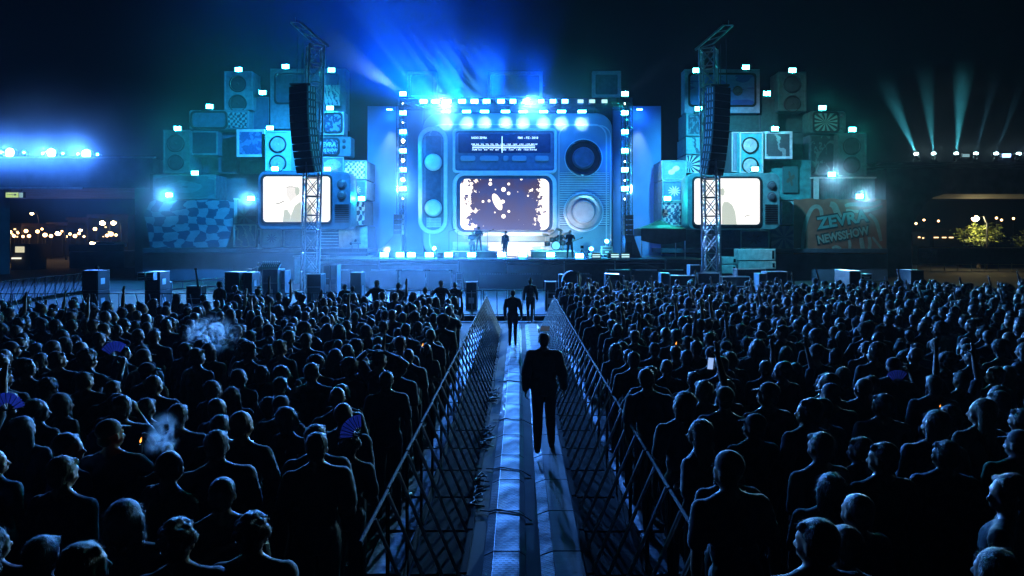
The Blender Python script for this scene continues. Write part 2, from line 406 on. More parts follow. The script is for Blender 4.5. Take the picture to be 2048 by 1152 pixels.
def hair_mesh(kind):
    b = MB(); r_ = random.Random(kind)
    def cap(g=0.): b.sphere((0,-.028,.125), (.083+g,.092+g,.086+g), 18, 12); b.sphere((0,-.052,.068), (.068+g,.056+g,.072+g), 14, 10)
    amp = .005; vox = .009
    if kind == 'short': cap(); b.capsule((-.045,.036,.160), .026, (.045,.036,.160), .026)
    elif kind == 'cropped': cap(-.002); amp = .002
    elif kind == 'long':
        cap(.006)
        for s in (-1,-.5,0,.5,1): b.capsule((s*.06,-.05+.02*abs(s),.10), .045, (s*.085,-.075+.03*abs(s),-.12), .042); b.capsule((s*.085,-.075+.03*abs(s),-.12), .042, (s*.07,-.085,-.26), .02)
    elif kind == 'bob':
        cap(.008)
        for s in (-1,-.5,0,.5,1): b.capsule((s*.065,-.045+.04*abs(s),.10), .042, (s*.082,-.055+.04*abs(s),-.01), .036)
    elif kind == 'bun': cap(); b.sphere((0,-.085,.205), (.046,.044,.042), 12, 8); amp = .004
    elif kind == 'ponytail':
        cap(); b.capsule((0,-.105,.15), .03, (0,-.14,.08), .034); b.capsule((0,-.14,.08), .034, (.01,-.12,-.12), .016)
    elif kind == 'curly':
        cap(.004); amp = .006
        for i in range(90):
            v = Vector((r_.gauss(0,1), r_.gauss(0,1), r_.gauss(.3,1))).normalized(); c = Vector((v.x*.088, -.03+v.y*.098, .125+v.z*.09))
            if c.y > .055 and c.z < .12: continue
            b.sphere(c, r_.uniform(.018,.028), 8, 6)
    elif kind == 'afro':
        b.sphere((0,-.035,.14), (.118,.118,.112), 18, 12); b.sphere((0,-.06,.06), (.09,.07,.07), 12, 8); amp = .014
    elif kind in ('cap', 'back cap'):
        b.sphere((0,-.022,.138), (.084,.097,.078), 18, 12); s = 1 if kind == 'cap' else -1
        b.capsule((-.045,s*.085,.128), .010, (.045,s*.085,.128), .010); b.capsule((-.05,s*.115,.122), .009, (.05,s*.115,.122), .009); b.capsule((-.035,s*.145,.114), .008, (.035,s*.145,.114), .008); b.capsule((0,s*.08,.13), .01, (0,s*.15,.114), .008)
        for t in (-.03,.03): b.capsule((t,s*.08,.13), .01, (t,s*.14,.115), .008)
        b.sphere((0,-.055,.06), (.062,.05,.05), 12, 8); amp = .001
    elif kind == 'beanie': b.sphere((0,-.022,.145), (.086,.1,.09), 18, 12); b.capsule((-.06,-.02,.105), .03, (.06,-.02,.105), .03); amp = .002
    elif kind == 'sun hat':
        b.sphere((0,-.02,.15), (.085,.095,.07), 18, 12)
        b.lathe([(.0,0),(.15,-.004),(.155,.006),(.0,.014)], (0,-.02,.125), (0,0,1), 24); amp = .001; vox = .008
    me = remesh(b, vox, 3, 'hair')
    hat = kind in ('cap','back cap','beanie','sun hat')
    for v in me.vertices:
        c = v.co; v.co = c + v.normal*(amp*.6*mnoise.noise(Vector((c.x*85, c.y*85, c.z*18))))
    if not hat:     # loose strands standing off the surface
        vs = [tuple(v.co) for v in me.vertices]; fs = [tuple(p.vertices) for p in me.polygons]; P_ = [(p.center.copy(), p.normal.copy()) for p in me.polygons if not (p.center.y > .06 and p.center.z < .10)]
        n = {'cropped':500,'curly':1500,'afro':1800}.get(kind, 1100); L0 = {'cropped':.010,'curly':.022,'afro':.03,'short':.026}.get(kind, .05)
        for i in range(n):
            c, nn = r_.choice(P_); L_ = L0*r_.uniform(.5,1.3)
            flow = Vector((c.x*1.5, -.25+(.5 if c.y > .03 else 0), .2 if c.z > .19 else -1.)) if kind not in ('curly','afro') else Vector((r_.gauss(0,1),r_.gauss(0,1),r_.gauss(0,1)))
            flow = (flow-nn*flow.dot(nn)); flow = flow.normalized() if flow.length > 1e-4 else nn.orthogonal()
            t0 = (flow*.85+nn*r_.uniform(.12,.55)+Vector((r_.gauss(0,.2),r_.gauss(0,.2),r_.gauss(0,.2)))).normalized(); sd = t0.cross(nn); sd = (sd.normalized() if sd.length > 1e-4 else nn.orthogonal())*.0011
            p0 = c-nn*.003; p1 = p0+t0*L_*.55; p2 = p1+(t0*.8+flow*.5-nn*.25).normalized()*L_*.45; k = len(vs)
            vs += [tuple(p0-sd),tuple(p0+sd),tuple(p1-sd*.8),tuple(p1+sd*.8),tuple(p2)]; fs += [(k,k+1,k+3,k+2),(k+2,k+3,k+4)]
        m3 = bpy.data.meshes.new('hair'); m3.from_pydata(vs, [], fs); m3.polygons.foreach_set('use_smooth', [True]*len(fs)); me = m3
    me.materials.append(HAIRS['dark']); return me
HK = ['short','cropped','long','bob','bun','ponytail','curly','afro','cap','back cap','beanie','sun hat']
HAIR = {k: hair_mesh(k) for k in HK}
HTEXT = {'short':'short-haired','cropped':'crop-haired','long':'long-haired','bob':'bob-haired','bun':'bun-haired','ponytail':'ponytailed','curly':'curly-haired','afro':'round-haired','cap':'cap-wearing','back cap':'backward-cap','beanie':'beanie-wearing','sun hat':'hat-wearing','bald':'bald'}

def setmat(o, m, i=0):
    o.material_slots[i].link = 'OBJECT'; o.material_slots[i].material = m
def person(kind, hair, shirt, hcol, skin, loc, rz, sc, label, group=None, name='person', bod=None):
    B = bod or BOD[kind]
    o = bpy.data.objects.new(name, B['body']); COL.objects.link(o); o.location = loc; o.rotation_euler = (0,0,rz); o.scale = (sc,sc,sc)
    tag(o, label, 'person', group); setmat(o, SKIN[skin], 0)
    s = bpy.data.objects.new('shirt', B['shirt']); COL.objects.link(s); s.parent = o; setmat(s, SHIRTS[shirt] if isinstance(shirt, str) else shirt)
    if hair != 'bald':
        hat = hair in ('cap','back cap','beanie','sun hat')
        h = bpy.data.objects.new('hat' if hat else 'hair', HAIR[hair]); COL.objects.link(h); h.parent = o; h.location = NECK; h.rotation_euler = (0,0,B['yaw'])
        setmat(h, SHIRTS[hcol] if hat else HAIRS[hcol])
    return o
def face_rz(x, y, jit=0.): return math.atan2(x*.8, max(4., 47-y)) + jit

# bodies in particular poses
WK1 = human(dict(L=((-.26,-.05,1.15),(-.27,.02,.90),(0,.2,-1),(1,0,0),.5), R=((.27,-.06,1.15),(.30,.06,.91),(0,.2,-1),(-1,0,0),.5), sleeve=1.3, bulk=.03, legs=[((-.09,-.02,.50),(-.10,-.24,.14)),((.10,.14,.50),(.12,.18,.09))]), .0105)
WK2 = human(dict(L=((-.24,-.03,1.15),(-.24,.06,.90),(0,.2,-1),(1,0,0),.5), R=((.25,-.06,1.15),(.28,.05,.92),(0,.2,-1),(-1,0,0),.5), sleeve=1.2, shorts=1, legs=[((-.08,.10,.50),(-.09,-.06,.10)),((.08,.06,.5),(.08,.22,.09))]), .012)
tech = human(dict(L=((-.42,.10,1.36),(-.68,.12,1.40),(-1,.1,0),(0,0,-1),.3), R=DN(1)), .012)
GT = human(dict(L=((-.30,.02,1.16),(-.22,.20,1.10),(.8,.2,-.2),(0,-1,0),.6), R=((.27,.08,1.16),(.40,.26,1.28),(.2,.3,.8),(-1,0,0),.8), sleeve=.75, legs=[((-.14,.04,.5),(-.17,.0,.09)),((.13,.03,.5),(.17,.0,.09))]), .012)
SG = human(dict(L=((-.26,.02,1.16),(-.10,.20,1.32),(.3,.1,.9),(0,-1,0),.9), R=((.26,-.06,1.16),(.27,.02,.91),(0,.2,-1),(-1,0,0),.4), sleeve=1.2, legs=[((-.10,.06,.5),(-.12,.10,.09)),((.10,.06,.5),(.16,-.14,.13))]), .011)
DRM = human(dict(L=((-.30,.10,1.18),(-.22,.34,1.25),(0,1,.1),(0,0,-1),.7), R=((.30,.10,1.18),(.24,.36,1.28),(0,1,.1),(0,0,-1),.7), legs=[((-.16,.42,.90),(-.18,.42,.45)),((.16,.42,.90),(.18,.42,.45))]), .013)
# ---------------------------------------------------------------- ground, pit
g = MB(); g.box(-320, 320, -30, 560, -.3, 0)
tag(g.build('ground', mat('asphalt', (.016,.017,.02), .85, var=.5, scale=1.2, bump=.2, spec=.25)), kind='structure')
pf = MB(); pf.box(-33, 24, 29.5, 57, .004, .03)
tag(pf.build('pit_floor', mat('pit_matting', (.035,.04,.05), .8, var=.35, scale=.8)), kind='structure')

# ---------------------------------------------------------------- stage platform
SZ = 1.9
st = thing('stage', 'wide raised concert stage with a pale front edge and dark skirt under the giant radio', 'stage', (0, 46, 0))
b = MB(); b.box(-13.4, 9.6, 45.6, 57, SZ-.14, SZ); b.build('deck', mat('stage_deck', (.32,.33,.36), .35, var=.25, scale=2), st, bevel=.02)
b = MB()
for x0, x1 in ((-13.2,-9.2),(-9.15,-4.0),(-3.95,-.9),(-.85,2.9),(2.95,6.2),(6.25,9.5)):
    b.box(x0, x1, 45.5, 45.6, SZ-.12, SZ+.005)
b.build('edge_trim', mat('edge_trim', (.75,.76,.78), .4), st, bevel=.02)
b = MB()
for x0, x1 in ((-13.3,-9.2),(-9.15,-4.0),(-3.95,-.9),(-.85,2.9),(2.95,6.2),(6.25,9.5)):
    b.box(x0, x1, 45.9, 46.0, 0.02, SZ-.141)
b.build('skirt', mat('skirt_cloth', (.03,.032,.04), .8, var=.5, scale=4, bump=.4), st)
b = MB()
for x in (-13.3,-9.17,-3.97,-.87,2.92,6.22,9.52):
    b.tube((x,45.7,0.02),(x,45.7,SZ-.15), .04)
for x0,x1,z in ((-9.1,-4.05,SZ-.32),(-.8,2.85,SZ-.34),(3,6.15,SZ-.3),(6.3,9.45,SZ-.3),(-13.2,-9.3,SZ-.36)):
    b.tube((x0,45.7,z),(x1,45.7,z), .03)
b.build('scaffold_front', ALU, st)

def riser(px0, px1, pyt, d0, d1, label):
    t = thing('riser', label, 'riser', ((X(px0,d0)+X(px1,d0))/2, d0, SZ))
    z = Z(pyt, d0); b = MB(); b.box(X(px0,d0), X(px1,d0), d0, d1, z-.06, z); b.build('top', PALE, t, bevel=.01)
    b = MB(); b.box(X(px0,d0)+.04, X(px1,d0)-.04, d0+.04, d1-.04, SZ+.003, z-.061); b.build('skirt', mat('skirt_cloth', (.03,.032,.04)), t)
    return z
RZ1 = riser(900, 1003, 502, 49, 52.5, 'low white-topped riser under the two guitarists')
RZ2 = riser(1062, 1150, 501.5, 49, 52.5, 'white-topped riser carrying the drum kit')
# pale steps of light behind the singer: low wall under the screen
bw = thing('back_step', 'long pale stepped podium below the central screen', 'podium', (X(1003,53), 53, SZ))
b = MB(); b.box(X(905,53.2), X(1120,53.2), 53.2, 53.8, SZ+.003, Z(494,53.2)); b.build('lower_step', PALE, bw, bevel=.02)
b = MB(); b.box(X(905,53.5), X(1120,53.5), 53.5, 53.85, Z(494,53.2)+.003, Z(484,53.5)); b.build('upper_step', PALE, bw, bevel=.02)

# ---------------------------------------------------------------- the giant radio
D = 54.0
RBLUE = mat('radio_shell_paint', (.26,.33,.44), .42, var=.12, scale=.6)
RTRIM = mat('radio_trim_paint', (.62,.66,.74), .3, var=.1)
RDARK = mat('radio_dark_and_shade', (.05,.08,.17), .45, var=.25)  # dark radio parts, and the shade painted in behind the ribs
RMID = mat('radio_shaded_panel', (.11,.16,.27), .4, var=.2)  # shell colour darkened so recessed panels carry painted-in shade
rad = thing('giant_radio', 'giant vintage radio stage set with dials and a screen', 'stage set', (X(1035,D), D, SZ))
b = MB(); b.prism(prr(845,1225,226,514,D,1.25), D, D+2.2); b.build('shell', RBLUE, rad, bevel=.12)
# inner raised line around the shell
b = MB(); b.ring(prr(858,1214,248,509,D,1.0), prr(860.5,1211.5,250.5,507,D,.93), D-.05, D+.02); b.build('shell_bead', RTRIM, rad)
# left module
b = MB(); b.ring(prr(837,896,254,468,D,1.05), prr(845,888,262,460,D,.78), D-.28, D+.03); b.build('side_module_frame', RTRIM, rad, bevel=.05)
b = MB(); b.prism(prr(845,888,262,460,D,.78), D-.05, D+.01); b.build('side_module_panel', RMID, rad)
b = MB(); b.prism(prr(852,882,272,404,D,.12), D-.07, D-.02); b.build('slider_slot', RDARK, rad)
for py in (325, 416):
    b = MB(); b.lathe([(.66,0),(.66,.12),(.6,.16),(.58,.3),(.5,.34),(.0,.34)], (X(867,D), D-.06, Z(py,D)), (0,-1,0), 36)
    k = b.build('knob', RTRIM, rad, smooth='auto')
    b = MB(); b.ring([(X(867,D)+.8*math.cos(a), Z(py,D)+.8*math.sin(a)) for a in np.linspace(0,2*PI,33)[:-1]],
                     [(X(867,D)+.68*math.cos(a), Z(py,D)+.68*math.sin(a)) for a in np.linspace(0,2*PI,33)[:-1]], D-.11, D-.04)
    b.build('knob_ring', RDARK, k)
b = MB()
for i in range(6):
    z = Z(437+i*3.2, D); b.box(X(854,D), X(882,D), D-.10, D-.045, z-.03, z+.03)
for i in range(12):
    x = X(854+i*2.5, D); b.box(x-.02, x+.02, D-.085, D-.046, Z(455,D), Z(435,D))
b.build('side_grille', RTRIM, rad)
# dial panel
b = MB(); b.ring(prr(906,1113,258,347,D,.3), prr(911,1108,263,342,D,.2), D-.3, D+.03); b.build('dial_frame', RTRIM, rad, bevel=.04)
b = MB(); b.prism(prr(911,1108,263,342,D,.2), D-.08, D+.01); b.build('dial_panel', RMID, rad)
b = MB(); b.prism(prr(917,1101,267,306,D,.1), D-.12, D-.07)
disp = b.build('dial_display', mat('dial_display_glass', (.02,.04,.12), .2, var=.2), rad)
WHITE = mat('white_lettering', (.85,.88,.9), .4, var=.03, emit=(.6,.85,1.), estr=1.6)
def put_text(txt, px, py, d, wpx, hpx, parent, m, name='lettering', bold=.0, depth=.02, rot=0., dy=0., zs=1.):
    mb = text_mb(txt, 1., depth, bold)
    xs = [v[0] for v in mb.v]; zs_ = [v[2] for v in mb.v]
    sx = wpx*d/F/(max(xs)-min(xs)); sz = hpx*d/F/(max(zs_)-min(zs_)) ; mx = (max(xs)+min(xs))/2; mz = (max(zs_)+min(zs_))/2
    R = Matrix.Rotation(-rot, 4, 'Y')
    c = P(px, py, d); c.y += dy
    place(mb, Matrix.Translation(c) @ R @ Matrix.Diagonal((sx,1,sz,1)) @ Matrix.Translation((-mx,0,-mz)))
    return mb.build(name, m, parent)
put_text('RADIO ZEVRA', 958.5, 276, D, 31, 4.4, disp, WHITE, dy=-.14, bold=.015)
put_text('FM1 - PZ : 2018', 1056, 276, D, 40, 4.4, disp, WHITE, dy=-.14, bold=.015)
put_text('FM 88  90  92  94  98  100  102  104  106  108 MHZ', 1009, 288.8, D, 132, 2.3, disp, WHITE, dy=-.14, bold=.01)
put_text('AM 53  60  70  80  100  120  140  160 KHZ', 1009, 300, D, 130, 2.3, disp, WHITE, dy=-.14, bold=.01)
b = MB(); b.box(X(945,D), X(1070,D), D-.14, D-.125, Z(293,D), Z(292.2,D)); b.box(X(945,D), X(1070,D), D-.14, D-.125, Z(296,D), Z(295,D))
for i in range(48):
    x = X(946+i*2.6, D); h = 1.5 if i % 4 else 3; b.box(x-.02, x+.02, D-.142, D-.124, Z(293,D)+.001, Z(292-h*.7,D)); b.box(x-.02, x+.02, D-.142, D-.124, Z(296+h*.7,D), Z(296,D)-.001)
b.build('dial_scale', WHITE, disp)
b = MB(); b.box(X(1003.5,D), X(1005,D), D-.18, D-.145, Z(306,D), Z(273,D)); b.build('dial_needle', WHITE, disp)
for p0, p1 in ((921,951),(960,997),(1006,1017),(1024,1053),(1070,1097)):
    b = MB(); b.prism(prr(p0,p1,312,323,D,.15), D-.22, D-.06); b.build('push_button', RBLUE, rad, bevel=.05)
# screen
b = MB(); b.ring(prr(906,1113,346,472,D,.85), prr(914,1105,352,464,D,.62), D-.34, D+.03); b.build('screen_frame', RTRIM, rad, bevel=.05)
b = MB(); b.ring(prr(914,1105,352,464,D,.62), prr(921,1098,358,460,D,.5), D-.22, D+.02); b.build('screen_bezel', RDARK, rad)
# screen picture: shaded mauve field with drifting white petals and white blossom at both sides
sm = bpy.data.materials.new('stage_screen_picture'); sm.use_nodes = True
nt = sm.node_tree; N = nt.nodes; L = nt.links; N.clear()
out = N.new('ShaderNodeOutputMaterial'); em = N.new('ShaderNodeEmission'); L.new(em.outputs[0], out.inputs[0])
tc = N.new('ShaderNodeTexCoord'); sep = N.new('ShaderNodeSeparateXYZ'); L.new(tc.outputs['Generated'], sep.inputs[0])
def mth(op, a, bb=None, clamp=False):
    n = N.new('ShaderNodeMath'); n.operation = op; n.use_clamp = clamp
    for i, v in enumerate((a, bb)):
        if v is None: continue
        if isinstance(v, (int, float)): n.inputs[i].default_value = v
        else: L.new(v, n.inputs[i])
    return n.outputs[0]
mp = N.new('ShaderNodeMapping'); mp.inputs['Scale'].default_value = (1.75, 1, 1); L.new(tc.outputs['Generated'], mp.inputs[0])
n1 = N.new('ShaderNodeTexNoise'); n1.inputs['Scale'].default_value = 7; n1.inputs['Detail'].default_value = 7; n1.inputs['Roughness'].default_value = .66
L.new(mp.outputs[0], n1.inputs['Vector'])
side = mth('MULTIPLY', mth('ABSOLUTE', mth('SUBTRACT', sep.outputs['X'], .5)), 2.)
foam = mth('GREATER_THAN', mth('ADD', side, mth('MULTIPLY', mth('SUBTRACT', n1.outputs['Fac'], .5), 1.7)), .78)
gap = mth('GREATER_THAN', n1.outputs['Fac'], .395); foam = mth('MULTIPLY', foam, gap)
vo = N.new('ShaderNodeTexVoronoi'); vo.inputs['Scale'].default_value = 8.2; vo.inputs['Randomness'].default_value = 1
L.new(mp.outputs[0], vo.inputs['Vector'])
sc = N.new('ShaderNodeSeparateColor'); L.new(vo.outputs['Color'], sc.inputs[0])
dots = mth('LESS_THAN', vo.outputs['Distance'], mth('MULTIPLY', mth('SUBTRACT', sc.outputs[0], .12), .42))
big = mth('LESS_THAN', mth('SQRT', mth('ADD', mth('POWER', mth('MULTIPLY', mth('ADD', mth('SUBTRACT', sep.outputs['X'], .415), mth('MULTIPLY', mth('SUBTRACT', sep.outputs['Z'], .55), .22)), 22.), 2.),
          mth('POWER', mth('MULTIPLY', mth('SUBTRACT', sep.outputs['Z'], .55), 6.2), 2.))), 1.)
white = mth('MAXIMUM', mth('MAXIMUM', foam, dots), big)
n2 = N.new('ShaderNodeTexNoise'); n2.inputs['Scale'].default_value = 2.2; L.new(mp.outputs[0], n2.inputs['Vector'])
cr = N.new('ShaderNodeValToRGB'); cr.color_ramp.elements[0].color = (.03,.06,.26,1); cr.color_ramp.elements[0].position = .35
cr.color_ramp.elements[1].color = (.075,.05,.10,1); cr.color_ramp.elements[1].position = .62; L.new(n2.outputs['Fac'], cr.inputs[0])
gz = N.new('ShaderNodeMix'); gz.data_type = 'RGBA'; L.new(mth('MULTIPLY', mth('SUBTRACT', 1., sep.outputs['Z']), .75), gz.inputs[0]); L.new(cr.outputs[0], gz.inputs[6]); gz.inputs[7].default_value = (.22,.24,.52,1)
mx = N.new('ShaderNodeMix'); mx.data_type = 'RGBA'; L.new(white, mx.inputs[0]); L.new(gz.outputs[2], mx.inputs[6]); mx.inputs[7].default_value = (2.0,1.75,1.5,1)
L.new(mx.outputs[2], em.inputs[0]); em.inputs[1].default_value = 1.
b = MB(); b.prism(prr(921,1098,358,460,D,.5), D-.1, D-.02); b.build('screen', sm, rad)
# right module with ribbed front
b = MB(); b.ring(prr(1117,1222,250,505,D,.9), prr(1119,1220,252,503,D,.85), D-.06, D+.02); b.build('control_bead', RTRIM, rad)
b = MB()
for i in range(30):
    z = Z(346+i*3.55, D); b.box(X(1119.5,D), X(1218,D), D-.15, D-.021, z-.036, z+.036)
b.build('ribbed_front', RTRIM, rad)
b = MB(); b.box(X(1119,D), X(1218.5,D), D-.02, D+.01, Z(451.5,D), Z(344,D)); b.build('rib_shade_backing', RDARK, rad)  # dark backing puts the shade between the ribs into colour
dk = mat('dial_black_gloss', (.015,.018,.03), .18); sv = mat('dial_silver', (.62,.62,.66), .25, .5, var=.1)
for py, r, outer, inner in ((317, 1.40, dk, RDARK), (424, 1.48, sv, sv)):
    o3 = (X(1166,D), D-.02, Z(py,D))
    b = MB(); b.lathe([(r+.02,0),(r+.04,.22),(r,.42),(r-.1,.46),(r-.14,.40),(r-.22,.22),(r-.5,.14),(0,.14)], o3, (0,-1,0), 48)
    q = b.build('tuning_dial', outer, rad, smooth='auto')
    b = MB(); b.lathe([(r-.55,.12),(r-.58,.5),(r-.66,.62),(r-.72,.62),(r-.74,.56),(0,.56)], o3, (0,-1,0), 40); b.build('dial_cap', inner, q, smooth='auto')
    b = MB(); b.ring([(o3[0]+(r+.06)*math.cos(a), o3[2]+(r+.06)*math.sin(a)) for a in np.linspace(0,2*PI,49)[:-1]],
                     [(o3[0]+(r)*math.cos(a), o3[2]+(r)*math.sin(a)) for a in np.linspace(0,2*PI,49)[:-1]], D-.47, D-.40); b.build('dial_rim', RTRIM, q)

# ---------------------------------------------------------------- cyclorama wings and the dark wall behind
CYC = mat('cyclorama_blue', (.16,.26,.52), .7, var=.12, scale=.5)
for p0, p1, lab in ((735,846,'tall plain blue wing panel left of the giant radio'),(1226,1322,'tall plain blue wing panel right of the giant radio')):
    t = thing('wing_panel', lab, 'stage panel', (X((p0+p1)/2,56.5), 56.5, 0), 'blue wing panels beside the radio')
    b = MB(); b.box(X(p0,56.5), X(p1,56.5), 56.5, 56.8, 0, Z(212,56.5)); b.build('sheet', CYC, t, bevel=.02)
    b = MB()
    for px in (p0+2, (p0+p1)/2, p1-2): b.box(X(px,57)-.06, X(px,57)+.06, 56.81, 57, 0, Z(215,56.5))
    b.build('back_frame', DARK, t)
t = thing('backdrop_wall', 'dark scaffold-backed wall rising behind the giant radio', 'wall', (0, 58.5, 0))
b = MB(); b.box(X(800,58.5), X(1265,58.5), 58.5, 58.8, 0, Z(196,58.5)); b.build('panel', mat('dark_backdrop', (.03,.04,.08), .8), t)
for p0,p1,py0,py1,lab in ((815,873,143,195,'empty square television frame atop the backdrop, above the left lamp row'),
                      (975,1085,143,196,'wide faint television frame atop the backdrop, centre'),
                      (1185,1242,142,193,'grey square television frame atop the backdrop at right end')):
    d = 57.6; t = thing('television', lab, 'television', (X((p0+p1)/2,d), d, Z(py1,d)))
    b = MB(); b.ring(prr(p0,p1,py0,py1,d,.05), prr(p0+6,p1-6,py0+6,py1-4,d,.12), d, d+.5); b.build('frame', PALE, t)
    b = MB(); b.prism(prr(p0+6,p1-6,py0+6,py1-4,d,.12), d+.25, d+.35); b.build('screen', mat('dull_screen', (.05,.10,.16), .3), t)
    b = MB(); b.box(X(p0+4,d), X(p0+8,d), d+.5, d+.56, Z(py1+40,d), Z(py0+8,d)); b.box(X(p1-8,d), X(p1-4,d), d+.5, d+.56, Z(py1+40,d), Z(py0+8,d)); b.build('support', DARK, t)

# ---------------------------------------------------------------- trusses carrying lamps
def box_truss(b, p0, p1, w=.4, bay=.6, r=.025, rd=.013):
    p0 = Vector(p0); p1 = Vector(p1); d = (p1-p0); L = d.length; d.normalize()
    a = d.orthogonal().normalized(); c = d.cross(a); cs = [(a+c)*w/2, (a-c)*w/2, (-a-c)*w/2, (-a+c)*w/2]
    for q in cs: b.tube(p0+q, p1+q, r, n=6)
    n = max(1, int(L/bay))
    for i in range(n):
        s0 = p0 + d*(L*i/n); s1 = p0 + d*(L*(i+1)/n)
        for k in range(4):
            q0, q1 = cs[k], cs[(k+1) % 4]
            b.tube(s0+q0, s1+q1, rd, n=4) if i % 2 else b.tube(s0+q1, s1+q0, rd, n=4)
            b.tube(s0+q0, s0+q1, rd, n=4)
    return b
t = thing('lighting_truss', 'horizontal dark lighting truss hung across the top of the stage', 'truss', (X(1028,50.5), 50.5, Z(207,50.5)))
box_truss(MB(), P(800,212,50.5), P(1258,212,50.5)).build('truss_span', DARK, t)
b = MB()
for px in (800, 1258): box_truss(MB(), (X(px,50.5),50.5,SZ), P(px,205,50.5), .35).build('truss_leg', DARK, t)
for px, lab in ((805.5,'vertical truss column of lamps left of the radio'),(1249,'vertical truss column of lamps right of the radio')):
    t = thing('lamp_column', lab, 'truss', (X(px,52.5), 52.5, SZ), 'vertical lamp columns beside the radio')
    box_truss(MB(), (X(px,52.5),52.5,SZ), P(px,180,52.5), .35).build('column', DARK, t)

# ---------------------------------------------------------------- lamps
ICE = (.62,.90,1.0); CYAN = (.30,.93,.95)
LAMP = emis('lamp_ice_white', (.02,.24,1.0), 260.); LAMPC = emis('lamp_cyan', (.02,.72,.85), 420.); LAMPG = emis('lamp_turquoise', (.02,.76,.72), 420.); DIM = emis('lamp_low', (.5,.9,1.), 1.2); STAR = emis('lamp_warm', (1.,.82,.62), 200.)
LAMPX = emis('lamp_ice_strong', (.02,.24,1.0), 520.); LAMPL = emis('lamp_ice_weak', (.04,.3,1.0), 90.); LAMPF = emis('lamp_floor_white', (.02,.24,1.), 260.); BULB = emis('small_bulb', (.8,.95,1.), 12.)
def floodlight(px, py, d, w, h, m, label, group, tilt=.15, name='floodlight', split=0):
    """panel lamp facing the audience: housing, yoke, lens"""
    c = P(px, py, d); ws = w*d/F/2; hs = h*d/F/2
    t = thing(name, label, 'stage light', c, group); t.rotation_euler = (tilt, 0, 0)
    b = MB(); b.box(-ws-.04, ws+.04, .02, .2, -hs-.04, hs+.04); b.build('housing', BLACK, t, bevel=.02, origin=(0,0,0))
    b = MB()
    if split: 
        for k in range(split):
            z0 = -hs + 2*hs*k/split; b.box(-ws, ws, -.012, .019, z0+.03, z0+2*hs/split-.03)
    else: b.box(-ws, ws, -.012, .019, -hs, hs)
    b.build('lens', m, t, origin=(0,0,0))
    b = MB(); b.path([(-ws-.07,.1,0),(-ws-.07,.1,-hs-.12),(ws+.07,.1,-hs-.12),(ws+.07,.1,0)], .02); b.build('yoke', DARK, t, origin=(0,0,0))
    return t
row = [847,871,895,924,949,973,1002,1026,1052,1082,1106,1130,1161,1184,1209]
for i, px in enumerate(row):
    m = (LAMPX if i < 5 else LAMP if i < 9 else LAMPL) if i < 12 else DIM
    lab = f"{'dim ' if i >= 12 else 'bright '}panel lamp in the row along the stage top truss, {ORD[i]} from left"
    floodlight(px, 202.5, 50, 11.5 if i > 6 else 13.5, 7, m, lab, 'panel lamps along the top truss', tilt=.1)
for k, (px, m, side) in enumerate(((806, LAMP, 'left'), (1250, LAMPG, 'right'))):
    for i, py in enumerate((187.5,225.5,263.5,301.5,339.5,377.5)):
        floodlight(px, py, 52, 12.5, 8, m, f'panel lamp on the vertical column {side} of the radio, {ORD[i]} from top', f'panel lamps on the {side} lamp column', tilt=0)
    if k == 0:
        for i, py in enumerate((282, 321, 359.5)):
            c = P(806, py, 52); t = thing('spot_lamp', f'warm starry spot lamp on left lamp column, {ORD[i]} from top', 'stage light', c, 'warm spot lamps on the left column')
            b = MB(); b.lathe([(.10,0),(.17,.05),(.17,.3),(.12,.36),(.0,.36)], c + Vector((0,.36,0)), (0,-1,0), 16); b.build('housing', BLACK, t, smooth='auto')
            b = MB(); b.lathe([(.115,0),(.115,.02),(0,.03)], c, (0,-1,0), 16); b.build('lens', STAR, t)
    for i, py in enumerate((207, 245, 397) if k == 0 else (207.5, 323, 361, 398)):
        c = P(806 if k == 0 else 1250, py, 52); t = thing('small_lamp', f'small round lamp between the panel lamps {side} of the radio, {ORD[i]} from top', 'stage light', c, f'small round lamps on the {side} column')
        b = MB(); b.lathe([(.06,0),(.10,.04),(.10,.25),(0,.25)], c + Vector((0,.25,0)), (0,-1,0), 12); b.build('housing', BLACK, t)
        b = MB(); b.sphere(c, (.07,.04,.07)); b.build('bulb', BULB, t, smooth=True)
# downlights on the radio's top edge
for i, px in enumerate((892,933,969,1011,1046,1087,1123,1164)):
    d = 51.5; c = P(px, 221, d)
    t = thing('downlight', f'white-hot lamp head above the radio top edge, {ORD[i]} from left', 'stage light', c, 'lamp heads above the radio')
    b = MB(); b.box(c.x-.3, c.x+.3, d-.05, d+.25, c.z-.02, c.z+.22); b.build('housing', BLACK, t, bevel=.03)
    b = MB()
    for k in (-1, 0, 1): b.lathe([(.10,0),(.12,.09),(0,.09)], (c.x+k*.19, d+.05, c.z-.021), (0,-.75,-.66), 12)
    b.build('lens', LAMP, t)
# stage-edge blinders
for i, px in enumerate((768.5,800,822.5,858.5,897,943,1003,1045.5,1101,1159,1192.5,1230,1251)):
    m = LAMPF if i < 10 else DIM
    floodlight(px, 509.5 if i < 9 else 511.5, 46.2, 15.5, 8.5, m, f"{'bright' if i < 10 else 'dim striped'} blinder lamp on the front stage edge, {ORD[i]} from left", 'blinder lamps along the stage edge', tilt=-.08, split=0 if i < 10 else 2)
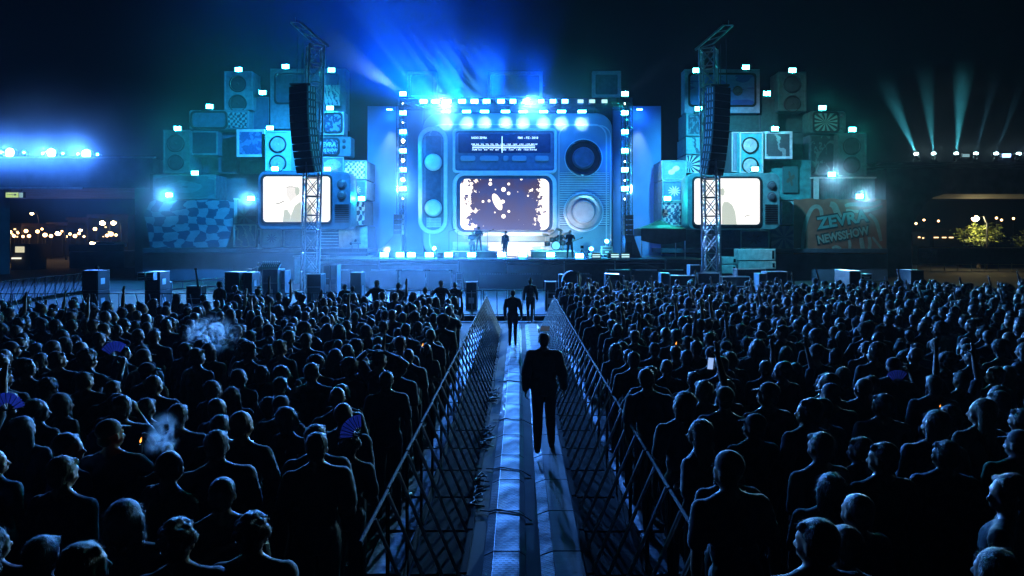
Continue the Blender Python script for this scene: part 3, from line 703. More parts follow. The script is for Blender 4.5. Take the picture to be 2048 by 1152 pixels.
# wing wash lamps
for px, s in ((779, 'left'), (1279, 'right')):
    c = P(px, 218.5, 55.7); t = thing('wash_lamp', f'thin wash lamp at the top of the {s} blue wing panel', 'stage light', c, 'wash lamps on the wing panels')
    b = MB(); b.box(c.x-.22, c.x+.22, 55.6, 55.8, c.z, c.z+.08); b.build('housing', BLACK, t)
    b = MB(); b.box(c.x-.2, c.x+.2, 55.58, 55.78, c.z-.05, c.z-.002); b.build('lens', LAMP, t)
    b = MB(); b.box(c.x-.03, c.x+.03, 55.81, 56.49, c.z+.01, c.z+.07); b.build('bracket', DARK, t)
    light('SPOT', 'wash_light', (c.x, 55.68, c.z-.12), 1100, ICE, (c.x, 56.15, c.z-3.2), .1, 42, .9)
# moving heads on the stage floor
for px, py, d, tx, tz, lab in ((869,498,50,-8.2,6.,'left moving-head lamp on stage floor casting a pale beam up-left'),(1213,484,51,4,4.2,'right moving-head lamp at upper height beside the bass player'),(1182,499,50,7.5,3.,'low moving-head lamp on stage floor right of the tripod')):
    c = P(px, py, d); t = thing('moving_head', lab, 'stage light', (c.x, d, SZ), 'moving-head lamps on the stage floor')
    b = MB(); b.box(c.x-.18, c.x+.18, d-.15, d+.2, SZ+.003, SZ+.14)
    b.build('base', BLACK, t, bevel=.02)
    b = MB(); b.path([(c.x-.16,d,SZ+.141),(c.x-.16,d,c.z),(c.x+.16,d,c.z),(c.x+.16,d,SZ+.141)], .025); b.build('yoke', BLACK, t)
    b = MB(); b.capsule(c+Vector((0,.12,-.04)), .13, c+Vector((0,-.02,.03)), .14); hd = b.build('head', BLACK, t, smooth=True)
    b = MB(); b.lathe([(.13,0),(.14,.03),(.08,.06),(0,.06)], c+Vector((0,-.13,.04)), (0,-1,.3), 16); b.build('lens', LAMP, hd)
    light('SPOT', 'head_beam', (c.x, d-.3, c.z+.1), 900, (.75,.95,1.), (tx, 53.7, tz), .06, 26, .6)
# ---------------------------------------------------------------- stacks of televisions, speakers and pictures at both sides
def wall_panel(px0, px1, py0, py1, d, depth, m, label, cat='wall', name='backing_wall', zb=None):
    z0 = Z(py1, d) if zb is None else zb
    t = thing(name, label, cat, (X((px0+px1)/2,d), d, z0))
    b = MB(); b.box(X(px0,d), X(px1,d), d, d+depth, z0, Z(py0,d)); b.build('panel', m, t, bevel=.02)
    b = MB(); 
    for q in (.12, .5, .88): 
        x = X(px0+(px1-px0)*q, d); b.box(x-.05, x+.05, d+depth+.002, d+depth+.1, z0, Z(py0,d)-.05)
    b.build('back_batten', WOOD, t)
    return t
BACKT = mat('dark_teal_board', (.035,.10,.13), .75, var=.35, scale=1.5)
BACKR = mat('dark_green_board', (.03,.09,.09), .75, var=.35, scale=1.5)
PLINTH = mat('blue_grey_hoarding', (.10,.15,.24), .65, var=.3, scale=.7)
D2 = 54.5
wall_panel(285, 735, 506, 562, 53.6, .3, PLINTH, 'long blue-grey hoarding wall under the left stack', name='hoarding', zb=.005)
wall_panel(1323, 1776, 508, 562, 53.6, .3, PLINTH, 'long blue-grey hoarding wall under the right stack', name='hoarding', zb=.005)
wall_panel(300, 735, 348, 497, D2+1.5, .3, BACKT, 'lower dark teal backing wall of the left stack')
wall_panel(330, 690, 262, 347, D2+1.8, .3, BACKT, 'middle dark teal backing wall of the left stack')
wall_panel(452, 690, 196, 261, D2+2.1, .3, BACKT, 'upper dark teal backing wall of the left stack')
wall_panel(1323, 1748, 351, 500, D2+1.5, .3, BACKR, 'lower dark green backing wall of the right stack')
wall_panel(1371, 1732, 266, 350, D2+1.8, .3, BACKR, 'middle dark green backing wall of the right stack')
wall_panel(1371, 1612, 200, 265, D2+2.1, .3, BACKR, 'upper dark green backing wall of the right stack')
# ledges on the hoardings
for p0, p1, s in ((285,735,'left'),(1323,1776,'right')):
    t = thing('stack_ledge', f'dark shelf ledge along the top of the {s} hoarding', 'ledge', (X((p0+p1)/2,53), 53, Z(503,53)))
    b = MB(); b.box(X(p0,52.6), X(p1,52.6), 52.6, 56.9, Z(505,53.6)+.004, Z(497,53.4)); b.build('shelf', mat('ledge_board', (.04,.06,.09), .7), t, bevel=.02)

def speaker(px0, px1, py0, py1, d, m, label, drivers, depth=None, cone=None, frame=None):
    depth = depth or 55.95 - d
    t = thing('speaker_cabinet', label, 'speaker', (X((px0+px1)/2,d), d, Z(py1,d)))
    b = MB(); b.box(X(px0,d), X(px1,d), d, d+depth, Z(py1,d), Z(py0,d)); b.build('box', m, t, bevel=.04)
    e = 3.0 if (px1-px0) > 40 else 2.2
    b = MB(); b.ring([(X(px0,d),Z(py1,d)),(X(px1,d),Z(py1,d)),(X(px1,d),Z(py0,d)),(X(px0,d),Z(py0,d))],
                     [(X(px0+e,d),Z(py1-e,d)),(X(px1-e,d),Z(py1-e,d)),(X(px1-e,d),Z(py0+e,d)),(X(px0+e,d),Z(py0+e,d))], d-.09, d-.002); b.build('front_frame', frame or m, t, bevel=.015)
    for px, py, r in drivers:
        R = r*d/F; o3 = (X(px,d), d-.004, Z(py,d))
        b = MB(); b.lathe([(R,0),(R,.08),(R*.9,.1),(R*.84,.05),(R*.78,.012),(0,.012)], o3, (0,-1,0), 32); q = b.build('driver', DARK, t, smooth='auto')
        b = MB(); b.lathe([(R*.80,.06),(R*.74,.075),(R*.26,.02),(R*.24,.03),(R*.12,.085),(0,.1)], o3, (0,-1,0), 32); b.build('cone', cone or mat('cone_black', (.03,.03,.035), .5), q, smooth='auto')
    return t
def television(px0, px1, py0, py1, d, screen, scr_m, shell_m, label, knobs=(), grille=None, depth=1.2, r=.25, bez=None, name='television', legs=False):
    t = thing(name, label, 'television', (X((px0+px1)/2,d), d, Z(py1,d)))
    b = MB(); b.prism(prr(px0,px1,py0,py1,d,r), d, d+depth); b.build('shell', shell_m, t, bevel=.05)
    s = screen; k = d/F
    b = MB(); b.ring(prr(s[0]-4,s[1]+4,s[2]-4,s[3]+4,d,.3), prr(s[0],s[1],s[2],s[3],d,.25), d-.12, d-.003); b.build('bezel', bez or DARK, t, bevel=.03)
    b = MB(); b.prism(prr(s[0],s[1],s[2],s[3],d,.25), d-.05, d-.004); sc_ = b.build('screen', scr_m, t)
    for px, py, rr in knobs:
        R = rr*k; b = MB(); b.lathe([(R,0),(R,.05),(R*.72,.08),(R*.62,.2),(R*.5,.22),(0,.22)], (X(px,d), d-.004, Z(py,d)), (0,-1,0), 24); b.build('knob', mat('knob_dark', (.06,.07,.09), .35), t, smooth='auto')
    if grille:
        b = MB(); n = 9
        for i in range(n):
            z = Z(grille[2] + (grille[3]-grille[2])*(i+.5)/n, d); b.box(X(grille[0],d), X(grille[1],d), d-.06, d-.003, z-.04, z+.04)
        b.build('grille', DARK, t)
    return t, sc_
def picture(px0, px1, py0, py1, d, art_m, frame_m, label, e=4, depth=None, name='picture_panel', cat='picture'):
    depth = depth or 55.95 - d
    t = thing(name, label, cat, (X((px0+px1)/2,d), d, Z(py1,d)))
    b = MB(); b.box(X(px0,d), X(px1,d), d, d+depth, Z(py1,d), Z(py0,d)); b.build('box', mat('panel_side', (.08,.12,.16), .6), t)
    if e:
        b = MB(); b.ring([(X(px0,d),Z(py1,d)),(X(px1,d),Z(py1,d)),(X(px1,d),Z(py0,d)),(X(px0,d),Z(py0,d))],
                     [(X(px0+e,d),Z(py1-e,d)),(X(px1-e,d),Z(py1-e,d)),(X(px1-e,d),Z(py0+e,d)),(X(px0+e,d),Z(py0+e,d))], d-.1, d-.002); b.build('frame', frame_m, t, bevel=.015)
    b = MB(); b.box(X(px0+e,d), X(px1-e,d), d-.03, d-.003, Z(py1-e,d), Z(py0+e,d)); b.build('artwork', art_m, t)
    return t
SPK = mat('speaker_box_blue', (.09,.18,.22), .6, var=.25); SPKL = mat('speaker_box_pale', (.30,.52,.58), .5, var=.15); SPKD = mat('speaker_box_dark', (.05,.10,.11), .65, var=.3)
# --- left stack
speaker(449,505,143,220,54.2, SPK, 'tall dark speaker cabinet with two round drivers, topmost of the left stack', [(476,168,17),(476,207,18)])
picture(506,539,194,261,55.0, mat('plain_navy', (.04,.09,.15), .7), SPK, 'plain dark box between tall speaker and framed television, upper left stack', e=2, depth=1., name='plain_box', cat='box')
television(540,692,137,258,54.6, (553,675,150,205), mat('dull_screen', (.05,.10,.16), .3), SPK, 'largest dark framed television behind the left hanging speaker array', r=.05)
picture(650,680,170,211,53.6, art('art_left_1','scribble',(.75,.80,.82),(.03,.08,.2),4,1.), PALE, 'scribbled poster with dark knob hung on framed television, left stack', e=0, depth=.15, name='poster', cat='poster')
television(378,497,220,259,54.0, (386,452,226,254), mat('dull_screen', (.05,.10,.16), .3), SPK, 'wide dark portable set with a checked grille beside it, upper left stack', knobs=(), r=.18)
picture(456,494,225,256,53.88, art('art_left_2','checks',(.03,.06,.08),(.25,.42,.45),8,2.), SPK, 'small diagonal check grille on the dark portable set', e=0, depth=.1, name='check_grille', cat='panel')
speaker(327,380,260,347,53.9, SPKD, 'dim tall speaker cabinet at the far left end of the left stack', [(352,287,18),(352,325,16)])
picture(382,436,262,310,54.3, mat('plain_black', (.015,.03,.05), .6), SPK, 'black square screen beside the dim speaker, left stack', e=3, name='screen_box', cat='screen')
picture(437,473,262,346,55.2, mat('plain_navy', (.04,.09,.15), .7), SPK, 'plain dark box left of the cloud picture, left stack', e=0, name='plain_box', cat='box')
picture(474,530,259,314,53.2, art('art_left_3','blots',(.05,.12,.33),(.16,.28,.55),3,3.), PALE, 'pale framed cloud picture left of the pale twin speaker', e=5)
speaker(531,582,262,342,52.6, SPKL, 'pale twin-driver speaker cabinet beside the left hanging array', [(556,289,17.5),(556,327,17.5)], cone=mat('cone_grey', (.35,.36,.4), .35))
picture(307,432,350,398,54.0, art('art_left_4','rings',(.05,.16,.22),(.09,.25,.32),2.2,4.), SPK, 'dim mural board of faint swirling lines above the checkered mural', e=2)
t = thing('checkered_mural', 'large wavy blue checkered mural at the lower left end of the stack', 'mural', P(382,495,53.4))
b = MB(); pts = [(300,404),(318,396),(360,401),(420,399),(468,401),(466,452),(452,494),(300,496),(296,462),(288,430)]
b.prism([(X(x,53.4), Z(y,53.4)) for x, y in pts][::-1], 53.4, 53.6); b.build('painted_board', art('art_checker','checks',(.035,.10,.20),(.26,.42,.52),8.5,5.), t)
picture(472,513,398,447,53.5, art('art_left_5','rays',(.03,.10,.14),(.07,.22,.24),7,6., cx=.4, cz=.3), SPKD, 'dark green sunray panel left of the left big television', e=0)
t = thing('white_post', 'white door post left of the sunray panel', 'post', P(473,447,53.3)); b = MB(); b.box(X(468,53.3), X(473,53.3), 53.3, 53.45, Z(447,53.3), Z(399,53.3)); b.build('upright', PALE, t); b = MB(); b.box(X(467,53.3), X(476,53.3), 53.28, 53.46, Z(399,53.3)+.003, Z(396,53.3)); b.build('cap', PALE, t)
picture(468,513,449,494,53.2, art('art_left_6','scribble',(.10,.25,.45),(.62,.72,.78),3,7.), PALE, 'white scribbled line-art panel under the sunray panel', e=2)
t = thing('white_post', 'slim white post right of the scribbled line-art panel', 'post', P(518,497,53.1)); b = MB(); b.box(X(515,53.1), X(521,53.1), 53.1, 53.4, Z(497,53.1)+.003, Z(457,53.1)); b.build('upright', PALE, t); b = MB(); b.box(X(516.5,53.1), X(519.5,53.1), 53.07, 53.098, Z(488,53.1), Z(460,53.1)); b.build('dark_inlay', NAVY, t)
picture(523,564,459,494,53.2, art('art_left_7','burst',(.45,.60,.68),(.05,.14,.30),9,8.), PALE, 'white panel with a dark star under the left big television', e=2)
picture(568,632,459,494,53.2, art('art_left_8','rings',(.28,.42,.60),(.40,.54,.68),1.2,9.), PALE, 'pale blue panel behind the left tower under the left television', e=2)
picture(634,677,461,496,53.2, art('art_left_9','bars',(.03,.06,.14),(.72,.78,.82),6,10.), NAVY, 'black and white striped panel under the left television', e=0)
picture(688,733,321,359,52.8, art('art_left_10','checks',(.06,.22,.5),(.75,.85,.85),9,11.), TEALP, 'bright checked flare panel, topmost of the column right of left television', e=2)
picture(690,733,361,399,52.8, art('art_left_11','burst',(.07,.28,.55),(.85,.92,.85),13,12.), TEALP, 'bright burst panel in the column right of left television', e=3)
picture(691,729,401,450,52.8, art('art_left_12','checks',(.02,.05,.12),(.65,.75,.85),7,13.), NAVY, 'black and white check panel in the column right of left television', e=0)
picture(678,735,452,496,53.0, mat('cream_board', (.70,.70,.62), .6), TEALP, 'glowing cream board at the foot of the column right of left television', e=0)
picture(642,688,314,345,53.0, art('art_left_13','rings',(.30,.34,.45),(.70,.70,.70),1.5,14.), PALE, 'pale swirl poster above the left big television', e=2, name='poster', cat='poster')
tv, s = television(622,702,273,313,53.2, (632,676,279,308), art('art_left_14','scribble',(.02,.05,.12),(.30,.42,.55),5,15.), SPK, 'small television lettered with the show name above swirl poster, left stack', knobs=((688,282,4),(688,294,4)), r=.12)
put_text('ZEVRA', 655, 289, 53.2, 36, 9, s, PALE, dy=-.07, bold=.03); put_text('NEWS SHOW', 655, 300.5, 53.2, 40, 6.5, s, PALE, dy=-.07, bold=.03)
television(640,688,223,270,53.4, (650,682,229,263), art('art_left_15','blots',(.02,.06,.16),(.25,.40,.55),3,16.), PALE, 'square grey framed set with a leafy picture behind the left tower', r=.06)
tvshell = mat('television_shell', (.07,.13,.20), .4, var=.2)
SCR = emis('television_white_screen', (1.,.99,.95), 1.25)
tv, s = television(516,701,343,459,50.2, (527,661,353,444), SCR, tvshell, 'big left stack television showing a pale performer with a microphone', knobs=((684,369,10),(684,391,10)), grille=(670,698,408,446), r=.5, depth=2.0)
PIC1 = emis('screen_picture_grey', (.62,.70,.62), .95); PIC2 = emis('screen_picture_light', (.95,.92,.88), 1.0); PIC3 = emis('screen_picture_line', (.35,.36,.34), .7)
def flat(pts, d, dy, m, parent, name):
    b = MB(); q = [(X(x,d), Z(y,d)) for x, y in pts]
    a = sum(q[i][0]*q[(i+1) % len(q)][1]-q[(i+1) % len(q)][0]*q[i][1] for i in range(len(q)))
    b.prism(q if a > 0 else q[::-1], d+dy-.012, d+dy); return b.build(name, m, parent)
flat([(580,444),(583,430),(590,412),(600,404),(612,404),(622,416),(627,444)], 50.2, -.052, PIC1, s, 'picture_torso')
flat([(566,444),(569,420),(575,419),(582,430),(580,444)], 50.2, -.052, PIC1, s, 'picture_arm')
flat([(591,375),(597,374),(600,380),(599,388),(594,392),(591,386)], 50.2, -.052, PIC1, s, 'picture_hair')
flat([(573,375),(580,373),(591,374),(591,386),(594,392),(588,398),(581,404),(577,396),(573,390)], 50.2, -.052, PIC2, s, 'picture_face')
b = MB(); b.path([P(552,408,50.1),P(560,406,50.1),P(568,402,50.1)], .03); b.build('picture_microphone', PIC3, s)
b = MB(); b.path([P(573,375,50.1),P(578,373.3,50.1),P(585,373.5,50.1),P(591,374.5,50.1)], .018); b.build('picture_hat_line', PIC3, s)
# --- right stack
speaker(1556,1612,144,222,54.2, SPKD, 'tall dark speaker cabinet with two round drivers, topmost of the right stack', [(1584,169,18),(1584,208,17)])
picture(1521,1555,193,265,55.0, mat('plain_green', (.03,.08,.08), .7), SPKD, 'plain dark box between framed television and tall speaker, upper right stack', e=0, depth=1., name='plain_box', cat='box')
tv, s = television(1369,1520,138,226,54.4, (1380,1508,150,210), art('art_right_blue_light','blots',(.04,.10,.42),(.10,.24,.62),2,20.), mat('frame_violet', (.28,.32,.46), .5), 'large violet framed television with a painted-in blue-lit screen and round knob, right stack', knobs=((1475,182,10),), r=.05)  # blue light on the screen is painted into these colours
picture(1400,1519,227,262,55.2, mat('plain_green', (.03,.08,.08), .7), SPKD, 'plain dark box under the large violet framed television', e=2, name='plain_box', cat='box')
tv, s = television(1617,1692,222,266,54.0, (1628,1674,227,262), art('art_right_2','rays',(.02,.06,.06),(.25,.45,.42),13,21.), SPKD, 'rounded dark television with a sunray screen, right stack', knobs=((1683,232,3.5),(1683,256,3)), r=.3)
speaker(1675,1732,267,352,53.9, SPKD, 'dim speaker cabinet at the far right end of the right stack', [(1703,293,18),(1703,330,17)])
picture(1620,1673,270,350,54.6, art('art_right_3','blots',(.02,.06,.06),(.09,.18,.17),4,22.), SPKD, 'dark blotted panel left of the dim far right speaker', e=2)
picture(1463,1478,264,344,53.3, art('art_right_4','scribble',(.20,.30,.42),(.45,.50,.62),2,23.), PALE, 'narrow pale panel left of the turquoise twin speaker', e=2)
speaker(1479,1526,264,346,52.6, mat('speaker_box_turquoise', (.08,.44,.50), .5), 'turquoise twin-driver speaker cabinet beside the right hanging array', [(1500,291,17),(1500,331,17)], cone=mat('cone_silver', (.5,.48,.5), .3), frame=PALE)
picture(1527,1584,263,318,52.9, art('art_right_5','scribble',(.10,.09,.11),(.42,.40,.44),1.4,24.), mat('frame_lilac', (.62,.58,.68), .5), 'lilac framed picture of brushed strokes right of turquoise speaker', e=5)
picture(1527,1622,319,400,54.0, mat('plain_teal', (.03,.24,.25), .65, var=.4, scale=2), SPKD, 'large plain teal panel above the right big television', e=1)
t = picture(1566,1596,330,385,53.8, art('art_right_6','burst',(.03,.16,.17),(.10,.09,.07),4,25.), SPKD, 'dim brownish emblem on the large teal panel', e=0, depth=.15, name='emblem', cat='emblem')
t = thing('grey_post', 'grey post left of the corrugated container', 'post', P(1634,398,53.2)); b = MB(); b.box(X(1630,53.2), X(1638,53.2), 53.2, 53.5, Z(398,53.2), Z(357,53.2)); b.build('upright', PALE, t); b = MB(); b.box(X(1623,53.2), X(1640,53.2), 53.18, 53.5, Z(357,53.2)+.003, Z(354,53.2)); b.build('cap', PALE, t)
t = thing('container_panel', 'corrugated dark teal container wall above the show banner', 'container', P(1695,398,53.8))
b = MB()
for i in range(22):
    x0 = X(1641+i*4.9,53.8); b.box(x0, x0+.1, 53.72, 53.80, Z(398,53.8), Z(357,53.8))
b.box(X(1640,53.8), X(1750,53.8), 53.801, 54.6, Z(398,53.8), Z(357,53.8)); b.build('ribbed_wall', mat('container_paint', (.05,.22,.24), .5), t)
b = MB(); b.box(X(1639,53.8), X(1751,53.8), 53.65, 54.6, Z(357,53.8)+.002, Z(354,53.8)); b.build('top_rail', PALE, t)
picture(1372,1407,226,272,53.4, art('art_right_7','blots',(.02,.05,.10),(.08,.16,.24),3,26.), SPK, 'dark square set behind the right tower, above the lettered poster', e=4)
picture(1372,1407,274,308,53.0, art('art_right_8','scribble',(.22,.42,.48),(.05,.10,.16),1.5,27.), TEALP, 'pale blue lettered poster behind the right tower', e=1, name='poster', cat='poster')
picture(1372,1407,310,346,53.0, art('art_right_9','rays',(.03,.05,.10),(.70,.78,.80),14,28., cx=.15, cz=.45), PALE, 'black and white sunray poster behind the right tower', e=1, name='poster', cat='poster')
picture(1323,1372,321,360,52.8, art('art_right_blue_light0','burst',(.10,.38,.60),(.85,.92,.80),2,29.), TEALP, 'bright meter dial panel, topmost of column left of the right television', e=2)
picture(1324,1373,361,403,52.8, art('art_right_blue_light1','burst',(.08,.30,.55),(.85,.92,.85),11,30.), TEALP, 'bright splash panel in the column left of the right television', e=3)
picture(1323,1376,404,452,52.8, art('art_right_blue_light2','checks',(.05,.12,.22),(.55,.68,.72),9,31.), TEALP, 'check and music-note panel in the column left of the right television', e=2)
b = MB(); 
cl = [(0,-.9),(.25,-.75),(.1,-.5),(.02,0),(-.05,.55),(.12,.95),(.28,.7),(-.05,.25),(-.36,-.1),(-.2,-.4),(.2,-.4),(.3,-.1),(.02,.08),(-.1,-.15)]
t = thing('treble_clef', 'dark treble clef cut-out mounted on the check panel', 'cut-out', P(1352,425,52.7)); b.path([(X(1352,52.7)+x*.7, 52.7, Z(430,52.7)+z*.75) for x, z in cl], .05); b.build('clef', NAVY, t)
tv, s = television(1375,1560,346,459,50.2, (1388,1519,357,449), SCR, mat('television_shell_green', (.09,.20,.22), .4), 'big right stack television showing a pale performer from the side', knobs=((1543,371,9),(1543,393,9)), grille=(1530,1555,408,448), r=.5, depth=2.0)
flat([(1443,449),(1444,412),(1447,404),(1456,404),(1464,410),(1470,424),(1473,449)], 50.2, -.052, PIC1, s, 'picture_torso')
flat([(1441,378),(1446,376),(1449,382),(1448,390),(1443,392),(1440,386)], 50.2, -.052, PIC1, s, 'picture_head')
b = MB(); b.path([P(1489,434,50.1),P(1494,431,50.1),P(1500,430,50.1)], .025); b.build('picture_hand', PIC3, s)
picture(1563,1588,402,449,53.4, mat('lit_teal_niche', (.35,.62,.62), .6), PALE, 'turquoise-lit niche, its light painted pale, between right television and show banner', e=2)  # teal light of the niche painted as one even panel colour
picture(1441,1480,458,512,53.4, art('art_right_blue_light3','bricks',(.05,.06,.09),(.22,.24,.3),7,32.), NAVY, 'dark brick panel under the right television', e=0)
picture(1481,1538,461,497,53.2, art('art_right_blue_light4','burst',(.34,.42,.68),(.03,.05,.14),8,33.), PALE, 'lilac panel with a dark eight-armed star under the right television', e=2)
picture(1542,1588,452,497,53.2, art('art_right_blue_light5','rays',(.26,.30,.55),(.58,.62,.78),9,34., cx=.55, cz=.5), PALE, 'lilac flower panel left of the show banner', e=0)
# banner
BD = 53.0
t = thing('show_banner', 'big brown hand-painted banner with swirls and show title', 'banner', P(1680,508,BD))
b = MB(); n = 16
top = [(1588+ (1773-1588)*i/n, 398 + 1.6*math.sin(i*1.7)) for i in range(n+1)]; bot = [(1773-(1773-1588)*i/n, 508 + 1.2*math.sin(i*2.1)) for i in range(n+1)]
q = [(X(x,BD), Z(y,BD)) for x, y in top+bot]; b.prism(q[::-1], BD, BD+.08); b.build('cloth', mat('banner_brown', (.26,.085,.05), .8, var=.3, scale=1.5, bump=.3), t)
STR = mat('banner_stripe', (.26,.28,.24), .8, var=.2); LET = mat('banner_letter', (.10,.30,.30), .7, var=.15); INK = mat('banner_ink', (.012,.02,.022), .8)
def ribbon(pts, w, name='painted_swirl', m=STR, dy=-.02):
    pts = [Vector((X(x,BD), 0, Z(y,BD))) for x, y in pts]
    # smooth the centre line
    for _ in range(2):
        o = [pts[0]]
        for a, c in zip(pts[:-1], pts[1:]): o += [a*.75+c*.25, a*.25+c*.75]
        pts = o + [pts[-1]]
    Lh = []; Rh = []
    for i, p in enumerate(pts):
        d = (pts[min(i+1,len(pts)-1)]-pts[max(i-1,0)]).normalized(); nn = Vector((-d.z,0,d.x)); f = w*BD/F/2*(.75+.25*math.sin(PI*i/(len(pts)-1)))
        Lh.append(p+nn*f); Rh.append(p-nn*f)
    b = MB(); k = len(pts); vs = [(v.x,BD+dy,v.z) for v in Lh]+[(v.x,BD+dy,v.z) for v in Rh]+[(v.x,BD+dy+.015,v.z) for v in Lh]+[(v.x,BD+dy+.015,v.z) for v in Rh]
    fs = []
    for i in range(k-1): fs += [(i,i+1,k+i+1,k+i),(2*k+i+1,2*k+i,3*k+i,3*k+i+1),(i+1,i,2*k+i,2*k+i+1),(k+i,k+i+1,3*k+i+1,3*k+i)]
    fs += [(0,k,3*k,2*k),(k-1,2*k-1,4*k-1,3*k-1)]
    b.add(vs, fs); return b.build(name, m, t)
ribbon([(1605,498),(1606,470),(1612,440),(1624,414),(1638,412),(1644,425),(1641,440)], 8)
ribbon([(1660,408),(1668,410),(1674,425),(1680,436)], 13); ribbon([(1690,412),(1700,408),(1740,410),(1762,403)], 8); ribbon([(1692,420),(1715,424),(1745,420),(1765,412)], 6)
ribbon([(1738,428),(1752,440),(1758,462),(1762,482)], 7); ribbon([(1745,474),(1752,484),(1763,497)], 5); ribbon([(1722,476),(1724,490),(1726,499)], 9); ribbon([(1738,474),(1740,488),(1738,499)], 7); ribbon([(1698,480),(1700,490),(1699,497)], 6); ribbon([(1664,496),(1672,492),(1682,497)], 5)
for txt, px, py, w, h, rot in (('ZEVRA', 1684, 439, 104, 24, .16), ('NEWSSHOW', 1686, 470, 104, 17, .19)):
    put_text(txt, px, py, BD, w+5, h+6, t, INK, name='title_outline', bold=.07, dy=-.045, rot=rot)
    put_text(txt, px, py, BD, w, h, t, LET if txt == 'ZEVRA' else STR, name='title_letters', bold=.035, dy=-.075, rot=rot)
# lamps on the stacks
for i, (px, py) in enumerate(((338,390),(355,257),(390,346),(419,213),(477,139),(502,397),(525,185),(540,256),(550,337.5),(571,133),(655,338),(660,216),(663,140),(723,397))):
    near = (52.0 if py > 330 and px > 500 else 53.3)
    if (px, py) == (550,337.5): near = 51.6
    lab = ('cyan floodlight over the checkered mural','cyan floodlight on the far left dim speaker','cyan floodlight on the swirl mural board','cyan floodlight on the wide portable set, left stack','cyan floodlight on the tall left speaker','cyan floodlight beside the dark sunray panel','cyan floodlight on the plain box right of tall left speaker','cyan floodlight on top of the pale twin speaker','white floodlight low on the pale twin speaker','cyan floodlight on top edge of largest left television, left corner','white floodlight below the swirl poster','cyan floodlight on the leafy framed set','cyan floodlight on top edge of largest left television, right corner','cyan floodlight at the bright burst panel')[i]
    floodlight(px, py, near, 12.5, 7, LAMPC, lab, 'floodlights on the left stack', tilt=.1)
for i, (px, py) in enumerate(((1393,140.5),(1492,134.5),(1585,140.5),(1534,187),(1645,215.5),(1550,257.5),(1705,259),(1397,217.5),(1510,338),(1664,348.5),(1719.5,393),(1335,397))):
    lab = ('turquoise floodlight on violet framed television, left corner','turquoise floodlight on violet framed television, right corner','turquoise floodlight on the tall right speaker','turquoise floodlight right of the violet framed television','turquoise floodlight on the rounded sunray television','turquoise floodlight above the lilac framed picture','turquoise floodlight on the far right dim speaker','turquoise floodlight behind the right tower','white floodlight low on the turquoise twin speaker','turquoise floodlight on the container top rail','turquoise floodlight above the banner title','white floodlight at the bright splash panel')[i]
    floodlight(px, py, 51.6 if (px == 1510 or px == 1335) else 52.6, 13, 7.5, LAMPG, lab, 'floodlights on the right stack', tilt=.1)
# ---------------------------------------------------------------- scaffold towers and hanging line arrays
ALUT = mat('truss_metal', (.32,.33,.36), .42, .6, var=.2)
def tower(pxb, pxt, d, ztop, s, side):
    xb = X(pxb, d); xt = X(pxt, d)
    t = thing('truss_tower', f'tall lattice truss tower {side} of the stage with an angled top arm', 'tower', (xb, d, 0), 'lattice truss towers holding the speaker arrays')
    w = .62; yaw = .5 * s
    def cor(k, z):
        a = yaw + PI/4 + k*PI/2; u = z/ztop
        return Vector((xb*(1-u)+xt*u + w*math.cos(a), d + w*math.sin(a), z))
    b = MB()
    for k in range(4): b.tube(cor(k,.02), cor(k,ztop), .062, n=8)
    b.build('mast_chords', ALUT, t)
    b = MB(); n = 13; hs = ztop/n
    for i in range(n):
        z0 = .1+hs*i*.995; z1 = z0+hs*.99
        for k in range(4):
            a, c = cor(k,z0), cor(k+1,z0); e, f = cor(k,z1), cor(k+1,z1)
            b.tube(a, c, .034, n=6); b.tube(a, f, .028, n=6); b.tube(c, e, .028, n=6)
    for k in range(4): b.tube(cor(k,ztop-.05), cor(k+1,ztop-.05), .03, n=6)
    b.build('lattice_bracing', ALUT, t)
    # angled rail frame at the top reaching outwards and back
    o = Vector((xt, d, ztop)); e = s
    b = MB()
    q = [o+Vector((e*.75,.2,.0)), o+Vector((e*-.75,-.6,1.25)), o+Vector((e*-1.2,-.9,1.15)), o+Vector((e*-.1,-.6,.15))]
    b.tube(q[0], q[1], .07); b.tube(q[1], q[2], .035); b.tube(q[2], q[3], .045); b.tube(q[3], o+Vector((e*.5,-.2,.02)), .03)
    b.tube(q[0].lerp(q[1],.35), q[3].lerp(q[2],.4), .03); b.tube(q[0].lerp(q[1],.7), q[3].lerp(q[2],.75), .03)
    b.tube(q[1].lerp(q[2],.5), q[1].lerp(q[2],.5)+Vector((0,0,.28)), .02)
    b.build('head_frame', ALUT, t)
    b = MB(); b.tube(o+Vector((e*-.62,-.35,.2)), o+Vector((e*-.62,-.35,-2.2)), .02, n=6); b.tube(o+Vector((e*-.9,-.5,.5)), (xt+e*-.95,d-.5,ztop-2.2), .02, n=6)
    b.build('hoist_chains', DARK, t)
    b = MB()
    for k in range(4):
        a = cor(k,.1); b.tube(a, a+(a-Vector((xb,d,a.z)))*2.2+Vector((0,0,-.08)), .05)
    b.build('outriggers', ALUT, t)
    return t
TD = 42.0
tower(619, 631, TD, Z(92,TD), 1, 'left'); tower(1424, 1417, TD, Z(98,TD), -1, 'right')
